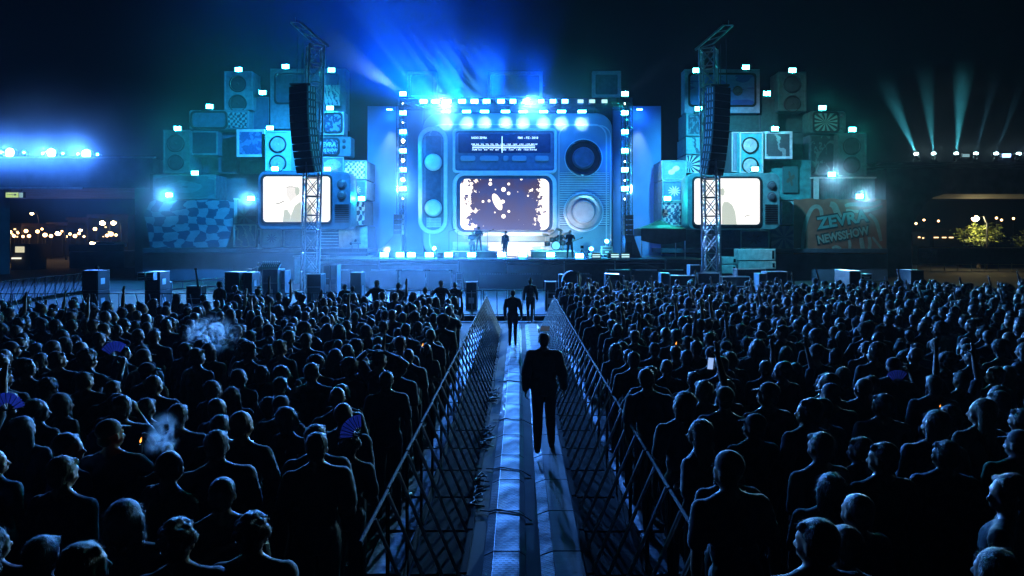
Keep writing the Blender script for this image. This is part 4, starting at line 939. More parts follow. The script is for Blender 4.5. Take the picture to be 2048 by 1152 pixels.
def line_array(px0, px1, py0, py1, d, s, side):
    cx = X((px0+px1)/2, d); zt = Z(py0,d); zb = Z(py1,d); n = 12; hgt = (zt-zb)/n; w = (px1-px0)*d/F
    t = thing('line_array', f'tall black curved speaker array hanging beside the {side} truss tower', 'speaker array', (cx, d, zb), 'hanging speaker arrays')
    b = MB(); b.box(cx-w*.42, cx+w*.42, d-.1, d+.7, zt+.01, zt+.12); b.tube((cx,d+.3,zt+.1),(cx,d+.3,zt+2.0),.025); b.build('fly_bar', DARK, t)
    y = 0.; a = 0.
    z = zt
    for i in range(n):
        a = .0 + .30*(i/n)**2
        hh = hgt*.98
        c = Vector((cx + s*.010*i*i*.25, d+.35+y, z-hgt/2)); z -= hgt; y += math.sin(a)*hgt
        b = MB(); b.obox(c, (w,.72,hh), (a,0,-s*.50)); cab = b.build('cabinet', CASE, t, bevel=.015)
        Mr = Euler((a,0,-s*.50)).to_matrix()
        b = MB(); b.obox(c+Mr@Vector((0,-.375,0)), (w*.94,.02,hh*.9), (a,0,-s*.50)); b.build('grille', GRILLE, cab)
        b = MB()
        for j in (-1,0,1): b.obox(c+Mr@Vector((s*(w/2+.012),j*.2,0)), (.02,.07,hh*.72), (a,0,-s*.50))
        b.build('rigging_plate', ALUT, cab)
line_array(576, 626, 171, 342, 41.2, 1, 'left'); line_array(1418, 1462, 173, 347, 41.2, -1, 'right')

# ---------------------------------------------------------------- boxes, cases and stacks
def case(name, px0, px1, py0, py1, d, label, depth=.7, cat='flight case', m=None, z0=None, light_side=None, lid=True, group=None):
    """black transport case with metal edges, lid line and a handle; py1 None stands it on the ground"""
    zb = (Z(py1,d) if py1 else .035) if z0 is None else z0; x0, x1, zt = X(px0,d), X(px1,d), Z(py0,d)
    t = thing(name, label, cat, ((x0+x1)/2, d, zb), group)
    b = MB(); b.box(x0+.012, x1-.012, d+.012, d+depth-.012, zb+.012, zt-.012); b.build('case_body', m or CASE, t)
    b = MB(); r = .018
    for y in (d,d+depth):
        for z in (zb+r,zt-r): b.box(x0, x1, y-(0 if y==d else 2*r), y+(2*r if y==d else 0), z-r, z+r)
        for x in (x0+r,x1-r): b.box(x-r+.001, x+r-.001, y-(0 if y==d else 2*r)+.001, y+(2*r if y==d else 0)-.001, zb+2*r, zt-2*r)
    for z in (zb+r,zt-r):
        for x in (x0+r,x1-r): b.box(x-r+.001, x+r-.001, d+2*r, d+depth-2*r, z-r+.001, z+r-.001)
    b.build('edge_rails', ALU, t)
    if lid:
        zl = zb+(zt-zb)*.62; b = MB(); b.box(x0+.05, x1-.05, d-.004, d+.011, zl-.012, zl+.012); b.build('lid_band', ALU, t)
        xm = (x0+x1)/2; b = MB(); b.box(xm-.12, xm+.12, d-.012, d+.011, zb+(zt-zb)*.25, zb+(zt-zb)*.45); b.build('handle_plate', ALU, t)
    return t
def mon_stack(px0, px1, py0, py1, d, label, n=2, m=None, depth=.9, group=None):
    """stack of black loudspeaker boxes, each box a thing"""
    z0 = .035 if py1 is None else Z(py1,d); zt = Z(py0,d); h = (zt-z0)/n; x0, x1 = X(px0,d), X(px1,d)
    for i in range(n):
        za = z0+h*i; t = thing('speaker_box', f"{label}, {'lower' if i == 0 else 'upper' if i == n-1 else 'middle'} box" if n > 1 else label, 'speaker', ((x0+x1)/2,d,za), group)
        b = MB(); b.box(x0, x1, d, d+depth, za+.003, za+h-.003); b.build('box', m or CASE, t, bevel=.02)
        b = MB(); b.box(x0+.05, x1-.05, d-.018, d-.002, za+.05, za+h-.05); b.build('grille', GRILLE, t)
        b = MB(); b.box(x1+.002, x1+.012, d+.2, d+.5, za+h*.3, za+h*.6); b.build('side_plate', ALU, t)
# left pit equipment, front to back
mon_stack(164, 196, 541, None, 31, 'black speaker stack left near the diagonal barrier', 2)
mon_stack(289, 320, 543, None, 31.5, 'black speaker stack beside the pale-labelled box, left pit', 2)
case('flight_case', 274, 290, 545, 561, 31.2, 'small black case on a stand with the pale label box, left pit', .5)
case('amp_rack', 292, 307, 545, 560, 30.9, 'grey-blue amplifier rack with white label, left pit', .3, 'amplifier', mat('rack_grey', (.22,.28,.34), .5))
case('flight_case', 187, 205, 563, None, 32.2, 'metal edged case behind the leftmost speaker stack', .6)
case('flight_case', 318, 332, 564, None, 32.2, 'metal edged case behind the pale-label rack', .6)
mon_stack(449, 478, 544, None, 29.5, 'black speaker stack behind the dark seated head, left pit', 2)
case('flight_case', 478, 488, 546, None, 30, 'narrow metal edged case right of the left pit stack', .6)
mon_stack(488, 504, 545, None, 30, 'narrow black speaker stack beside arm-stretching technician', 2)
case('mixing_desk_case', 524, 556, 538, None, 33, 'mixing desk case in front of the technician with outstretched arm', 1., 'desk', mat('desk_blue', (.07,.11,.18), .5))
t = thing('mixing_desk', 'sloped mixing desk with rows of faders beside the technician, left pit', 'mixing desk', P(540,538,33)); c = P(540,534,33.3)
b = MB(); b.obox(c, (.9,.6,.08), (.5,0,0)); b.build('panel', DARK, t)
b = MB()
for i in range(9):
    for j in range(3): b.obox(c+Vector((-.38+i*.095,-.2+j*.18,.05+j*.1)), (.03,.05,.05), (.5,0,0))
b.build('faders', PALE, t)
case('flight_case', 556, 570, 541, None, 33.5, 'pale sided case right of the mixing desk', .8, m=mat('rack_grey', (.22,.28,.34)))
case('flight_case', 613, 642, 548, None, 32, 'dark square case at the foot of the left tower', .8)
case('flight_case', 645, 660, 530, None, 36, 'case with control knobs right of the left tower', .8)
case('flight_case', 660, 674, 530, None, 36.2, 'pale blue stained case right of the knob case', .8, m=mat('rack_pale', (.25,.40,.52), .5))
mon_stack(700, 722, 545, None, 33, 'tall dark box with pale side in the centre-left pit', 1)
case('flight_case', 372, 402, 572, None, 27.6, 'dark low case behind the left barrier beside the upright pole', .5)
t = thing('pole', 'thin dark pole leaning upward from the low case, left pit', 'pole', P(393,580,27.4)); b = MB(); b.tube(P(397,578,27.4), P(391,538,27.4), .05, .03); b.build('shaft', BLACK, t); b = MB(); b.sphere(P(391,538,27.4), .06); b.build('tip', BLACK, t)
t = thing('white_cabinet', 'white cabinet standing behind the left tower', 'cabinet', (X(622,50),50,.035)); b = MB(); b.box(X(592,50), X(654,50), 49.6, 50.4, .04, Z(514,50)); b.build('box', mat('white_enamel', (.75,.73,.74), .4), t, bevel=.03); b = MB(); b.box(X(590,50), X(656,50), 49.5, 50.5, Z(514,50)+.002, Z(511,50)); b.build('top', ALU, t)
# white crates behind right tower
for i, (p0,p1,y0,y1,lab) in enumerate(((1476,1551,498,521,'white box behind the right tower, upper right'),(1477,1552,523,538,'white box behind the right tower, lower right'),(1447,1474,514,528,'white box behind the right tower, upper left'),(1447,1473,530,547,'white box behind the right tower, lower left'))):
    d = 50; t = thing('white_box', lab, 'box', P((p0+p1)/2,y1,d), 'white boxes behind the right tower')
    b = MB(); b.box(X(p0,d), X(p1,d), d, d+1, Z(y1,d)+.005, Z(y0,d)); b.build('shell', mat('white_enamel', (.75,.73,.74), .4), t, bevel=.03)
    b = MB(); b.box(X(p1,d)-.25, X(p1,d)-.1, d-.03, d-.002, Z(y1,d)+.12, Z(y0,d)-.12); b.build('latch', DARK, t)
t = thing('pallet_base', 'low dark plinth carrying the white boxes', 'plinth', (X(1500,50),50,.035)); b = MB(); b.box(X(1440,50), X(1556,50), 49.9, 51.1, .035, Z(547,50)-.002); b.build('deck', DARK, t)
for p0, p1, y0, d, lab in ((1380,1402,530,36,'case with pale front left of the right tower foot'),(1322,1340,546,34,'small blue-fronted case, right pit'),(1340,1392,551,34.5,'long low dark case with pale top edge, right pit'),(1395,1440,546,35,'dark case at the foot of the right tower'),(1474,1532,538,36,'dark stack of trays in front of the white boxes'),(1518,1533,547,31,'small lit-front case right pit beside dark case'),(1533,1575,543,31.5,'broad dark case right of the small lit-front case'),(1444,1500,553,35,'long dark bench case at the right tower foot')):
    case('flight_case', p0, p1, y0, None, d, lab, .7, m=mat('rack_pale', (.25,.40,.52)) if 'pale front' in lab or 'blue-fronted' in lab or 'lit-front' in lab else None)
mon_stack(1699, 1722, 542, None, 29, 'dark tall speaker stack in the right pit', 2); case('flight_case', 1722, 1745, 548, 560, 29.3, 'small lit case on the right pit stack side', .5); mon_stack(1688,1699,540,None,30,'narrow louvred speaker stack beside dark tall stack, right pit', 3)
mon_stack(1822, 1848, 540, None, 29, 'dark speaker stack at far right pit under the green fence', 2)
mon_stack(1212, 1240, 548, None, 37, 'dark low speaker box in front of the stage, right of centre', 1)
# sub speakers under the stage lip and front skirts
for i, (p0,p1) in enumerate(((662,700),(738,796),(800,850),(856,902),(1215,1262),(1268,1318),(1322,1370))):
    d = 44.3; mon_stack(p0, p1, 541 if p0 < 900 else 540, None, d, f'wide black bass speaker at the foot of the stage, {ORD[i]} from left', 1, depth=.9, group='bass speakers at the foot of the stage')
    t = thing('light_strip', f'pale metal strip on the bass speaker, {ORD[i]} from left', 'trim', P((p0+p1)/2,541,d), 'pale strips on the bass speakers'); b = MB(); b.box(X(p0+4,d), X(p1-4,d), d-.06, d+.1, Z(541,d)+.005, Z(538.8,d)); b.build('strip', ALU, t, bevel=.01)
SCRIM = mat('front_fascia_cloth', (.34,.33,.40), .7, var=.25, scale=.8)
for p0,p1,lab in ((871,910,'pale fascia panel at the stage foot, left of the walkway end'),(958,1086,'long pale fascia panel at the stage foot behind the walkway end'),(1150,1183,'pinkish fascia panel at the stage foot, right of the walkway end')):
    d = 45.0; t = thing('fascia_panel', lab, 'panel', (X((p0+p1)/2,d),d,.035)); b = MB(); b.box(X(p0,d), X(p1,d), d, d+.06, .035, Z(549,d)); b.build('cloth', SCRIM, t)
    b = MB(); 
    k = int((p1-p0)/5)
    for i in range(k): b.box(X(p0+i*5+.4,d), X(p0+i*5+4.2,d), d-.05, d+.08, Z(549,d)+.002, Z(546.6,d))
    b.build('top_slats', ALU, t)
case('flight_case', 931, 954, 564, None, 31, 'open-lid metal edged case left of the walkway end', .5); case('flight_case', 1090, 1113, 563, None, 30.5, 'metal edged case right of the walkway end', .5)
case('flight_case', 912, 925, 546, None, 43, 'upright dark case between the pale fascia panels', .6)
t = thing('followspot_lamp', 'round black followspot drum right of the walkway end', 'lamp', P(1150,570,32)); b = MB(); b.lathe([(.0,0),(.42,0),(.46,.06),(.46,.3),(.3,.45),(0,.45)], P(1142,562,32)+Vector((0,.4,0)), (.25,-1,0), 24); b.build('drum', BLACK, t, smooth='auto'); b = MB(); b.tube((X(1142,32),32.2,.04),(X(1142,32),32.2,Z(572,32)),.04); b.build('stand', DARK, t)
mon_stack(1118, 1138, 549, None, 34, 'dark equipment box beside the round drum lamp', 1)
# stage side fills
def fill(px0, px1, py0, d, side, s):
    base = thing('speaker_plinth', f'dark shrouded base under the {side} side-fill tower on stage', 'plinth', (X((px0+px1)/2,d),d,SZ)); x0, x1 = X(px0,d), X(px1,d)
    b = MB(); zt = Z(470,d); b.prism([(x0-(.35 if s>0 else 0),SZ+.004),(x1+(.35 if s<0 else 0)+.2,SZ+.004),(x1+.1,zt-.3),(x1,zt),(x0,zt)] if s<0 else [(x0-1.6,SZ+.004),(x1,SZ+.004),(x1,zt),(x0,zt),(x0-.7,SZ+.75)], d, d+1.1); b.build('shroud', CASE, base)
    b = MB(); b.box(x0+.1, x1-.1, d-.02, d-.003, SZ+.2, zt-.5); b.build('cloth_panel', GRILLE, base)
    n = 4; h = (Z(py0,d)-zt)/n
    for i in range(n):
        za = zt+h*i; t = thing('speaker_box', f"side-fill speaker box {side} on stage, {ORD[n-1-i]} from top", 'speaker', ((x0+x1)/2,d,za), f'{side} side-fill speaker boxes')
        b = MB(); b.prism([(x0,za+.01),(x1,za+.06),(x1,za+h-.06),(x0,za+h-.01)] if s>0 else [(x0,za+.06),(x1,za+.01),(x1,za+h-.01),(x0,za+h-.06)], d, d+.6); b.build('box', CASE, t, bevel=.01)
        b = MB(); b.box(x1+.01 if s>0 else x0-.12, x1+.12 if s>0 else x0-.01, d+.1, d+.3, za+.02, za+h-.02); b.build('side_rail', ALU, t)
fill(787, 803, 428, 48.5, 'left', 1); fill(1250, 1267, 429, 48.5, 'right', -1)
# canopy tent right of the stage
d = 47.5; t = thing('canopy_tent', 'black pop-up canopy tent at the right end of the stage', 'tent', (X(1326,d), d, .035))
zr = Z(438,d); ze = Z(457,d); zl = Z(481,d); x0, x1 = X(1282,d), X(1372,d)
b = MB(); ap = ((x0+x1)/2, d+1.5, zr); c4 = [(x0,d,ze),(x1,d,ze),(x1,d+3,ze),(x0,d+3,ze)]; m4 = []
vs = c4+[((c[0]+ap[0])/2,(c[1]+ap[1])/2,(c[2]*.62+ap[2]*.38)) for c in c4]+[ap]
fs = [(i,(i+1)%4,4+(i+1)%4,4+i) for i in range(4)]+[(4+i,4+(i+1)%4,8) for i in range(4)]
vs2 = [(x,y,z-.03) for x,y,z in vs]; n0 = len(vs); b.add(vs+vs2, fs+[tuple(n0+k for k in f[::-1]) for f in fs]+[((i+1)%4,i,n0+i,n0+(i+1)%4) for i in range(4)])
tm = mat('tent_cloth_black', (.02,.022,.028), .6, var=.4); b.build('roof', tm, t)
b = MB()
for (a, c) in ((0,1),(1,2),(2,3),(3,0)):
    p, q = c4[a], c4[c]; n = 10
    for i in range(n):
        u0, u1 = i/n, (i+1)/n; e0 = zl-.25*math.sin(u0*PI) if (a == 0) else ze-.5; e1 = zl-.25*math.sin(u1*PI) if a == 0 else ze-.5
        A = [p[k]+(q[k]-p[k])*u0 for k in range(2)]; B = [p[k]+(q[k]-p[k])*u1 for k in range(2)]
        b.add([(A[0],A[1],ze-.005),(B[0],B[1],ze-.005),(B[0],B[1],e1),(A[0],A[1],e0)], [(0,1,2,3)])
b.build('valance', tm, t)
for cx_, cy_ in ((x0+.05,d+.05),(x1-.05,d+.05),(x1-.05,d+2.95),(x0+.05,d+2.95)):
    b = MB(); b.tube((cx_,cy_,.04),(cx_,cy_,ze-.01),.035); b.build('leg', ALU, t)
dk_ = thing('side_deck', 'raised dark side platform at the right end of the stage', 'platform', (X(1345,47),47,.035)); b = MB(); b.box(9.62, X(1420,47), 46.2, 47.2, SZ-.2, SZ-.05); b.box(9.62, X(1420,47), 47.2, 57, SZ-.2, SZ-.05); b.build('deck', DARK, dk_); b = MB(); b.box(9.7, X(1418,47), 46.4, 46.5, .04, SZ-.21); b.build('skirt', mat('skirt_cloth', (.03,.032,.04)), dk_)
dk_ = thing('side_deck', 'raised dark side platform at the left end of the stage', 'platform', (X(710,47),47,.035)); b = MB(); b.box(X(655,47), -13.42, 46.2, 57, SZ-.25, SZ-.1); b.build('deck', DARK, dk_); b = MB(); b.box(X(657,47), -13.5, 46.4, 46.5, .04, SZ-.26); b.build('skirt', mat('skirt_cloth', (.03,.032,.04)), dk_)
# stage clutter
for i,(px,w) in enumerate(((880,12),(912,9),(1182,12),(1224,16))):
    d = 47.6; t = thing('monitor_wedge', ('black stage monitor wedge between floor lamps, left','small cable box on the stage by the guitarist','black stage monitor wedge right of the tripod','squat amplifier on the stage right side')[i], 'monitor', (X(px,d),d,SZ)); w2 = w*d/F/2
    b = MB(); b.add([(X(px,d)-w2,d,SZ+.004),(X(px,d)+w2,d,SZ+.004),(X(px,d)+w2,d+.5,SZ+.004),(X(px,d)-w2,d+.5,SZ+.004),(X(px,d)-w2,d+.1,SZ+.34),(X(px,d)+w2,d+.1,SZ+.34),(X(px,d)+w2,d+.4,SZ+.36),(X(px,d)-w2,d+.4,SZ+.36)],[(0,3,2,1),(4,5,6,7),(0,1,5,4),(1,2,6,5),(2,3,7,6),(3,0,4,7)]); b.build('cabinet', BLACK, t, bevel=.02); b = MB(); b.box(X(px,d)-w2*.8, X(px,d)+w2*.8, d+.02, d+.05, SZ+.06, SZ+.28); b.build('grille', GRILLE, t)
case('amp_case', 1203, 1225, 493, 510, 48.5, 'silver edged guitar amplifier case on stage right of bass player', .6, 'amplifier')
case('keyboard_case', 976, 1000, 496, 502, 50, 'small white-knobbed amplifier on the guitarists riser', .4, 'amplifier', m=PALE)
case('keyboard_case', 1066, 1086, 495.5, 501, 50.2, 'small pale amplifier left of the drum kit', .4, 'amplifier', m=PALE)
for px in (898,915,975):
    d = 50.5; t = thing('mic_stand', {898:'black microphone stand at the far left of the riser',915:'black microphone stand left of the guitarists',975:'black microphone stand right of the tall guitarist'}[px], 'microphone stand', (X(px,d),d,RZ1)); b = MB(); b.tube((X(px,d),d,RZ1+.004),(X(px,d),d,RZ1+1.4),.015); b.tube((X(px,d),d,RZ1+1.38),(X(px,d)+.35,d-.1,RZ1+1.5),.012); b.build('stand', BLACK, t); b = MB(); b.lathe([(.16,0),(.16,.03),(0,.03)], (X(px,d),d,RZ1+.004), (0,0,1), 12); b.build('base', BLACK, t); b = MB(); b.capsule((X(px,d)+.35,d-.1,RZ1+1.5),.03,(X(px,d)+.45,d-.12,RZ1+1.53),.035); b.build('microphone', BLACK, t)
# drum kit
d = 50.6; t = thing('drum_kit', 'drum kit with a white bass drum head and many cymbals on the riser', 'drum kit', (X(1118,d),d,RZ2)); xk = X(1112,d)
b = MB(); b.lathe([(.30,0),(.33,.02),(.33,.42),(.3,.44),(0,.44)], (xk,d+.44,RZ2+.34), (0,-1,0), 28); bd_ = b.build('bass_drum', CASE, t, smooth='auto')
b = MB(); b.lathe([(.29,0),(.29,.012),(0,.02)], (xk,d-.003,RZ2+.34), (0,-1,0), 28); hd = b.build('drum_head', mat('drum_head_white', (.7,.7,.68), .6), bd_)
for dx,dz,r in ((-.28,.78,.17),(.05,.84,.17),(.5,.55,.22),(-.62,.5,.2)):
    b = MB(); b.lathe([(r*.95,0),(r,.02),(r,.26),(r*.95,.28),(0,.28)], (xk+dx,d+.3,RZ2+dz-.15), (0,-.3,1), 20); b.build('tom_drum', CASE, t, smooth='auto')
for dx,dz,tilt in ((-.75,1.15,.2),(-.35,1.42,-.25),(.25,1.5,.2),(.7,1.2,-.2),(.95,.95,.1)):
    b = MB(); b.lathe([(.27,0),(.12,.03),(.05,.05),(0,.055)], (xk+dx,d+.35,RZ2+dz), (tilt,-.35,1), 20); cy = b.build('cymbal', mat('cymbal_brass', (.5,.45,.3), .3, .9), t)
    b = MB(); b.tube((xk+dx,d+.37,RZ2+.004),(xk+dx,d+.36,RZ2+dz), .014, n=6); b.build('cymbal_stand', ALU, t)
# camera tripod on stage
d = 46.9; t = thing('camera_tripod', 'black video camera on a tripod at the stage front right of the bass player', 'camera', (X(1164,d),d,SZ)); c = P(1164,497,d)
for dx,dy in ((-.3,-.1),(.32,-.1),(0,.35)):
    b = MB(); b.tube((c.x+dx,d+dy,SZ+.004),(c.x,d,c.z-.05),.025,.02); b.build('leg', BLACK, t)
b = MB(); b.box(c.x-.1, c.x+.1, d-.2, d+.2, c.z, c.z+.2); cb = b.build('camera_body', BLACK, t, bevel=.02); b = MB(); b.lathe([(.06,0),(.07,.12),(0,.12)], (c.x,d-.2,c.z+.1), (0,-1,0), 12); b.build('lens', GLASSBLK, cb)
# left: small pipe with two lamps behind cream board
d = 49; t = thing('lamp_tree', 'small dark stand with two round lamp heads before the cream board', 'stand', (X(707,d),d,SZ-.1)); b = MB(); b.path([P(704,506,d),P(704,487,d),P(722,487,d)], .03); b.path([P(717,506,d),P(717,487,d)], .03); b.build('stand', BLACK, t)
for px,py in ((702,487),(711,481)):
    b = MB(); b.sphere(P(px,py,d), .1); b.build('lamp_head', BLACK, t, smooth=True)

# ---------------------------------------------------------------- side buildings with roof lights
CONC = mat('dark_concrete', (.10,.12,.16), .75, var=.3, scale=.6)
CONCR = mat('graffiti_concrete', (.05,.055,.06), .8, var=.5, scale=1.1)
bd = 60.0
t = thing('overhang_building', 'long low concrete overhang building at left with a lit roof edge', 'building', (X(120,bd),bd,0))
b = MB(); b.box(-66, X(306,bd), bd, bd+16, Z(376,bd), Z(316,bd)); b.build('deck', CONC, t, bevel=.05)
b = MB(); b.box(X(262,bd), X(304,bd), bd+.6, bd+15, .002, Z(376,bd)-.002)
b.build('end_wall', CONC, t)
for px in (-60, -400):
    b = MB(); b.box(X(px,bd)-.5, X(px,bd)+.5, bd+2, bd+4, .002, Z(376,bd)-.002); b.build('column', CONC, t)
b = MB(); b.box(-66, X(310,bd), bd-.12, bd+.2, Z(316,bd)+.003, Z(313,bd)); b.build('parapet', mat('parapet_metal', (.3,.32,.36), .5), t)
b = MB(); b.box(-66, X(165,bd), bd-.05, bd-.003, Z(379,bd)+.02, Z(376,bd)+.09); b.build('lower_lip', ALU, t)
t = thing('arcade_building', 'dark concrete building at right with an arched opening under roof beams of light', 'building', (X(1900,bd),bd,0))
zt = Z(338,bd); xl = X(1772,bd)
op = [(X(2420,bd),0.002),(X(2420,bd),zt),(xl,zt),(xl,.002),(X(1825,bd),.002),(X(1822,bd),Z(470,bd)),(X(1830,bd),Z(440,bd)),(X(1846,bd),Z(412,bd)),(X(1866,bd),Z(395,bd)),(X(1888,bd),Z(388,bd)),(X(2400,bd),Z(388,bd)),(X(2400,bd),.002)]
b = MB(); b.prism(op, bd, bd+7); b.build('arched_wall', CONCR, t)
b = MB(); b.box(X(1750,bd), X(2420,bd), bd-.25, bd+7.2, zt+.004, Z(325,bd)); b.build('frieze', art('graffiti_frieze','scribble',(.04,.05,.05),(.22,.22,.2),9,40.), t)
# roof lamps at left: bright heads
for i,(px,py,big) in enumerate(((20,305,2),(48,305,0),(86,307,0),(103,306,2),(126,307,0),(156,308,0),(173,308,2),(195,309,0),(2,304.5,0))):
    c = P(px,py,61.); r = (.10,.2,.36)[big]
    lab = f"{'large blazing' if big else 'small'} lamp head on the left building roof edge, {ORD[sorted([20,48,86,103,126,156,173,195,2]).index(px)]} from left"
    t = thing('roof_lamp', lab, 'stage light', (c.x,c.y,Z(313,60)), 'lamp heads on the left building roof')
    b = MB(); b.lathe([(r,0),(r*1.1,.05),(r*1.05,.4),(r*.5,.5),(0,.5)], c+Vector((0,.5,0)), (0,-1,0), 16); b.build('housing', BLACK, t, smooth='auto')
    b = MB(); b.box(c.x-.1,c.x+.1,c.y+.1,c.y+.3,Z(313,60)+.004,c.z-r*.9); b.build('stand', BLACK, t)
    b = MB(); b.lathe([(r*.95,0),(r*.95,.02),(0,.05)], c, (0,-1,0), 16); b.build('lens', emis('lamp_roof_blue', (.10,.32,1.), 420.) if big else LAMP, t)
# roof beam heads at right
for i,(px,tx,tz,e) in enumerate(((1835,-.60,1.,34000),(1868,-.26,1.,22000),(1912,-.06,1.,44000),(1950,.10,1.,14000),(1990,.20,1.,12000),(2034,.42,1.,12000))):
    c = P(px,313.5,60.6); t = thing('beam_light', f'moving-head beam light on the right building roof, {ORD[i]} from left', 'stage light', (c.x,c.y,Z(325,60)), 'beam lights on the right building roof')
    b = MB(); b.box(c.x-.25,c.x+.25,c.y-.2,c.y+.2,Z(325,60)+.006,Z(325,60)+.16); b.build('base', BLACK, t, bevel=.02)
    b = MB(); b.path([(c.x-.22,c.y,Z(325,60)+.161),(c.x-.22,c.y,c.z),(c.x+.22,c.y,c.z),(c.x+.22,c.y,Z(325,60)+.161)], .03); b.build('yoke', BLACK, t)
    dv = Vector((tx,-.25,tz)).normalized(); b = MB(); b.capsule(c-dv*.15,.15,c+dv*.1,.16); b.build('head', BLACK, t, smooth=True)
    b = MB(); b.sphere(c+dv*.28, (.17,.17,.12)); b.build('lens', emis('beam_lens', (.6,.95,1.), 25.), t, smooth=True)
    light('SPOT', 'beam', c+dv*.45, e, (.08,.66,.80) if i < 3 else (.12,.5,.75), c+dv*10, .05, 17 if i in (0,2) else 15 if i == 1 else 9, 1.)
for i,(px,w,m) in enumerate(((1932,14,DIM),(2013,16,emis('lamp_blue_small', (.3,.5,1.), 14.)))):
    floodlight(px, 311, 60.3, w, 6, m, ('striped white lamp between beam lights on right roof','blue-white panel lamp between beam lights on right roof')[i], 'panel lamps on the right building roof', split=3 if i == 0 else 0)

# ---------------------------------------------------------------- town beyond
DKB = mat('night_facade', (.05,.045,.04), .8, var=.3, scale=.3); WARM = emis('lit_window', (1.,.62,.28), 3.); SODIUM = emis('street_bulb', (1.,.62,.28), 60.)
def far_house(px0, px1, py0, d, label, wins, depth=8):
    x0, x1, zt = X(px0,d), X(px1,d), Z(py0,d); t = thing('town_house', label, 'house', ((x0+x1)/2,d,0))
    b = MB(); b.box(x0,x1,d,d+depth,0.002,zt); b.build('wall', DKB, t)
    b = MB(); b.box(x0-.3,x1+.3,d-.3,d+depth+.3,zt+.004,zt+.5); b.build('roof', mat('night_roof', (.07,.04,.03), .8), t)
    for px,py,w,h in wins:
        b = MB(); b.box(X(px-w/2,d),X(px+w/2,d),d-.1,d-.004,Z(py+h/2,d),Z(py-h/2,d)); b.build('window', WARM, t)
rnd = random.Random(5)
def wins(px0,px1,py0,py1,n): return [(rnd.uniform(px0+2,px1-2), py0+(py1-py0)*(rnd.randint(0,3)+.5)/4, rnd.uniform(2,4.2), rnd.uniform(1.6,3)) for _ in range(n)]
far_house(-40, 42, 452, 118, 'low town house with many lit windows at far left', wins(0,42,456,476,9)); far_house(44, 96, 456, 125, 'town house with lit windows right of the leftmost house', wins(46,94,459,478,9))
far_house(98, 134, 450, 130, 'narrow town house with lit windows, middle of the left town', wins(100,132,455,478,5)); far_house(136, 176, 440, 135, 'taller dim town house behind the left street lamps', wins(138,174,444,478,4)); far_house(178, 256, 434, 138, 'broad dim house lit by two street lamps, left town', wins(200,250,440,478,4))
far_house(1826, 1860, 470, 100, 'lit gabled kiosk left of the green fence at right', [(1838,468.5+6,4,2.5),(1846,476,3,2)], 5)
far_house(1866, 1930, 462, 120, 'dim far house with a row of lit windows, right opening', [(1872,475,9,2),(1888,475,8,2),(1902,475,8,2)]); 
def street_lamp(px, py, d, label, bulb_r, energy, hang=1.2):
    c = P(px,py,d); t = thing('street_lamp', label, 'street lamp', (c.x+hang,d,0))
    b = MB(); b.path([(c.x+hang,d,.004),(c.x+hang,d,c.z*.9),(c.x+hang*.7,d,c.z+.25),(c.x,d,c.z+.22)], .09); b.build('post', DARK, t)
    b = MB(); b.sphere((c.x,d,c.z+.14), (.45,.25,.12)); b.build('lamp_head', DARK, t)
    b = MB(); b.sphere(c, (bulb_r,bulb_r,bulb_r*.8)); b.build('bulb', SODIUM, t, smooth=True)
    light('POINT', 'street_light', c+Vector((0,-.1,-.6)), energy*(.6 if px == 1951 else .12), (1.,.85,.4) if px == 1951 else (1.,.6,.28), None, .3)
for px,py,d,lab,r,e in ((2,455,95,'blazing street lamp at the far left edge',.42,1500),(205,446,112,'street lamp in front of the broad dim house, left of two',.40,1500),(227,448-2,116,'street lamp in front of the broad dim house, right of two',.38,1500),(64,427,128,'high street lamp above the left town roofs',.28,900),(185,486,80,'low street lamp over the parked van, left',.26,700),(116,467,105,'street lamp amid the left town houses',.35,900),(161,460,118,'small street lamp between left town houses',.26,500),(1951,437,73.2,'street lamp rising behind the leafy tree at right',.34,1700)):
    street_lamp(px,py,d,lab,r,e)
for i,(px,py,d) in enumerate(((1832,447,140),(1848,440,150),(1877,442,150),(1993,436,140),(2003,440,150),(2027,437,145),(232,470,100),(222,468,100),(75,463,110),(140,468,108),(12,470,110),(20,464,112),(28,472,108),(36,466,115),(52,462,118),(58,472,109),(84,458,120),(90,470,110),(102,472,112),(124,463,122),(133,473,108),(150,472,112),(158,467,118),(168,473,108),(190,458,122),(214,471,106),(46,473,107))):
    c = P(px,py,d); t = thing('distant_lamp', f'tiny distant lamp on a pole {"in the right opening" if px > 1000 else "in the left town"}, {ORD[i if i < 6 else i-6]} counted along its scatter', 'street lamp', (c.x,d,0), 'tiny distant lamps in the town'); b = MB(); b.tube((c.x,d+.1,.004),(c.x,d+.1,c.z),.06,n=6); b.build('pole', DARK, t); b = MB(); b.sphere(c, (.22 if px > 1000 else .15+.18*((i*37)%10)/10)); b.build('bulb', emis('distant_bulb', (1.,.55,.22), 9.), t, smooth=True)
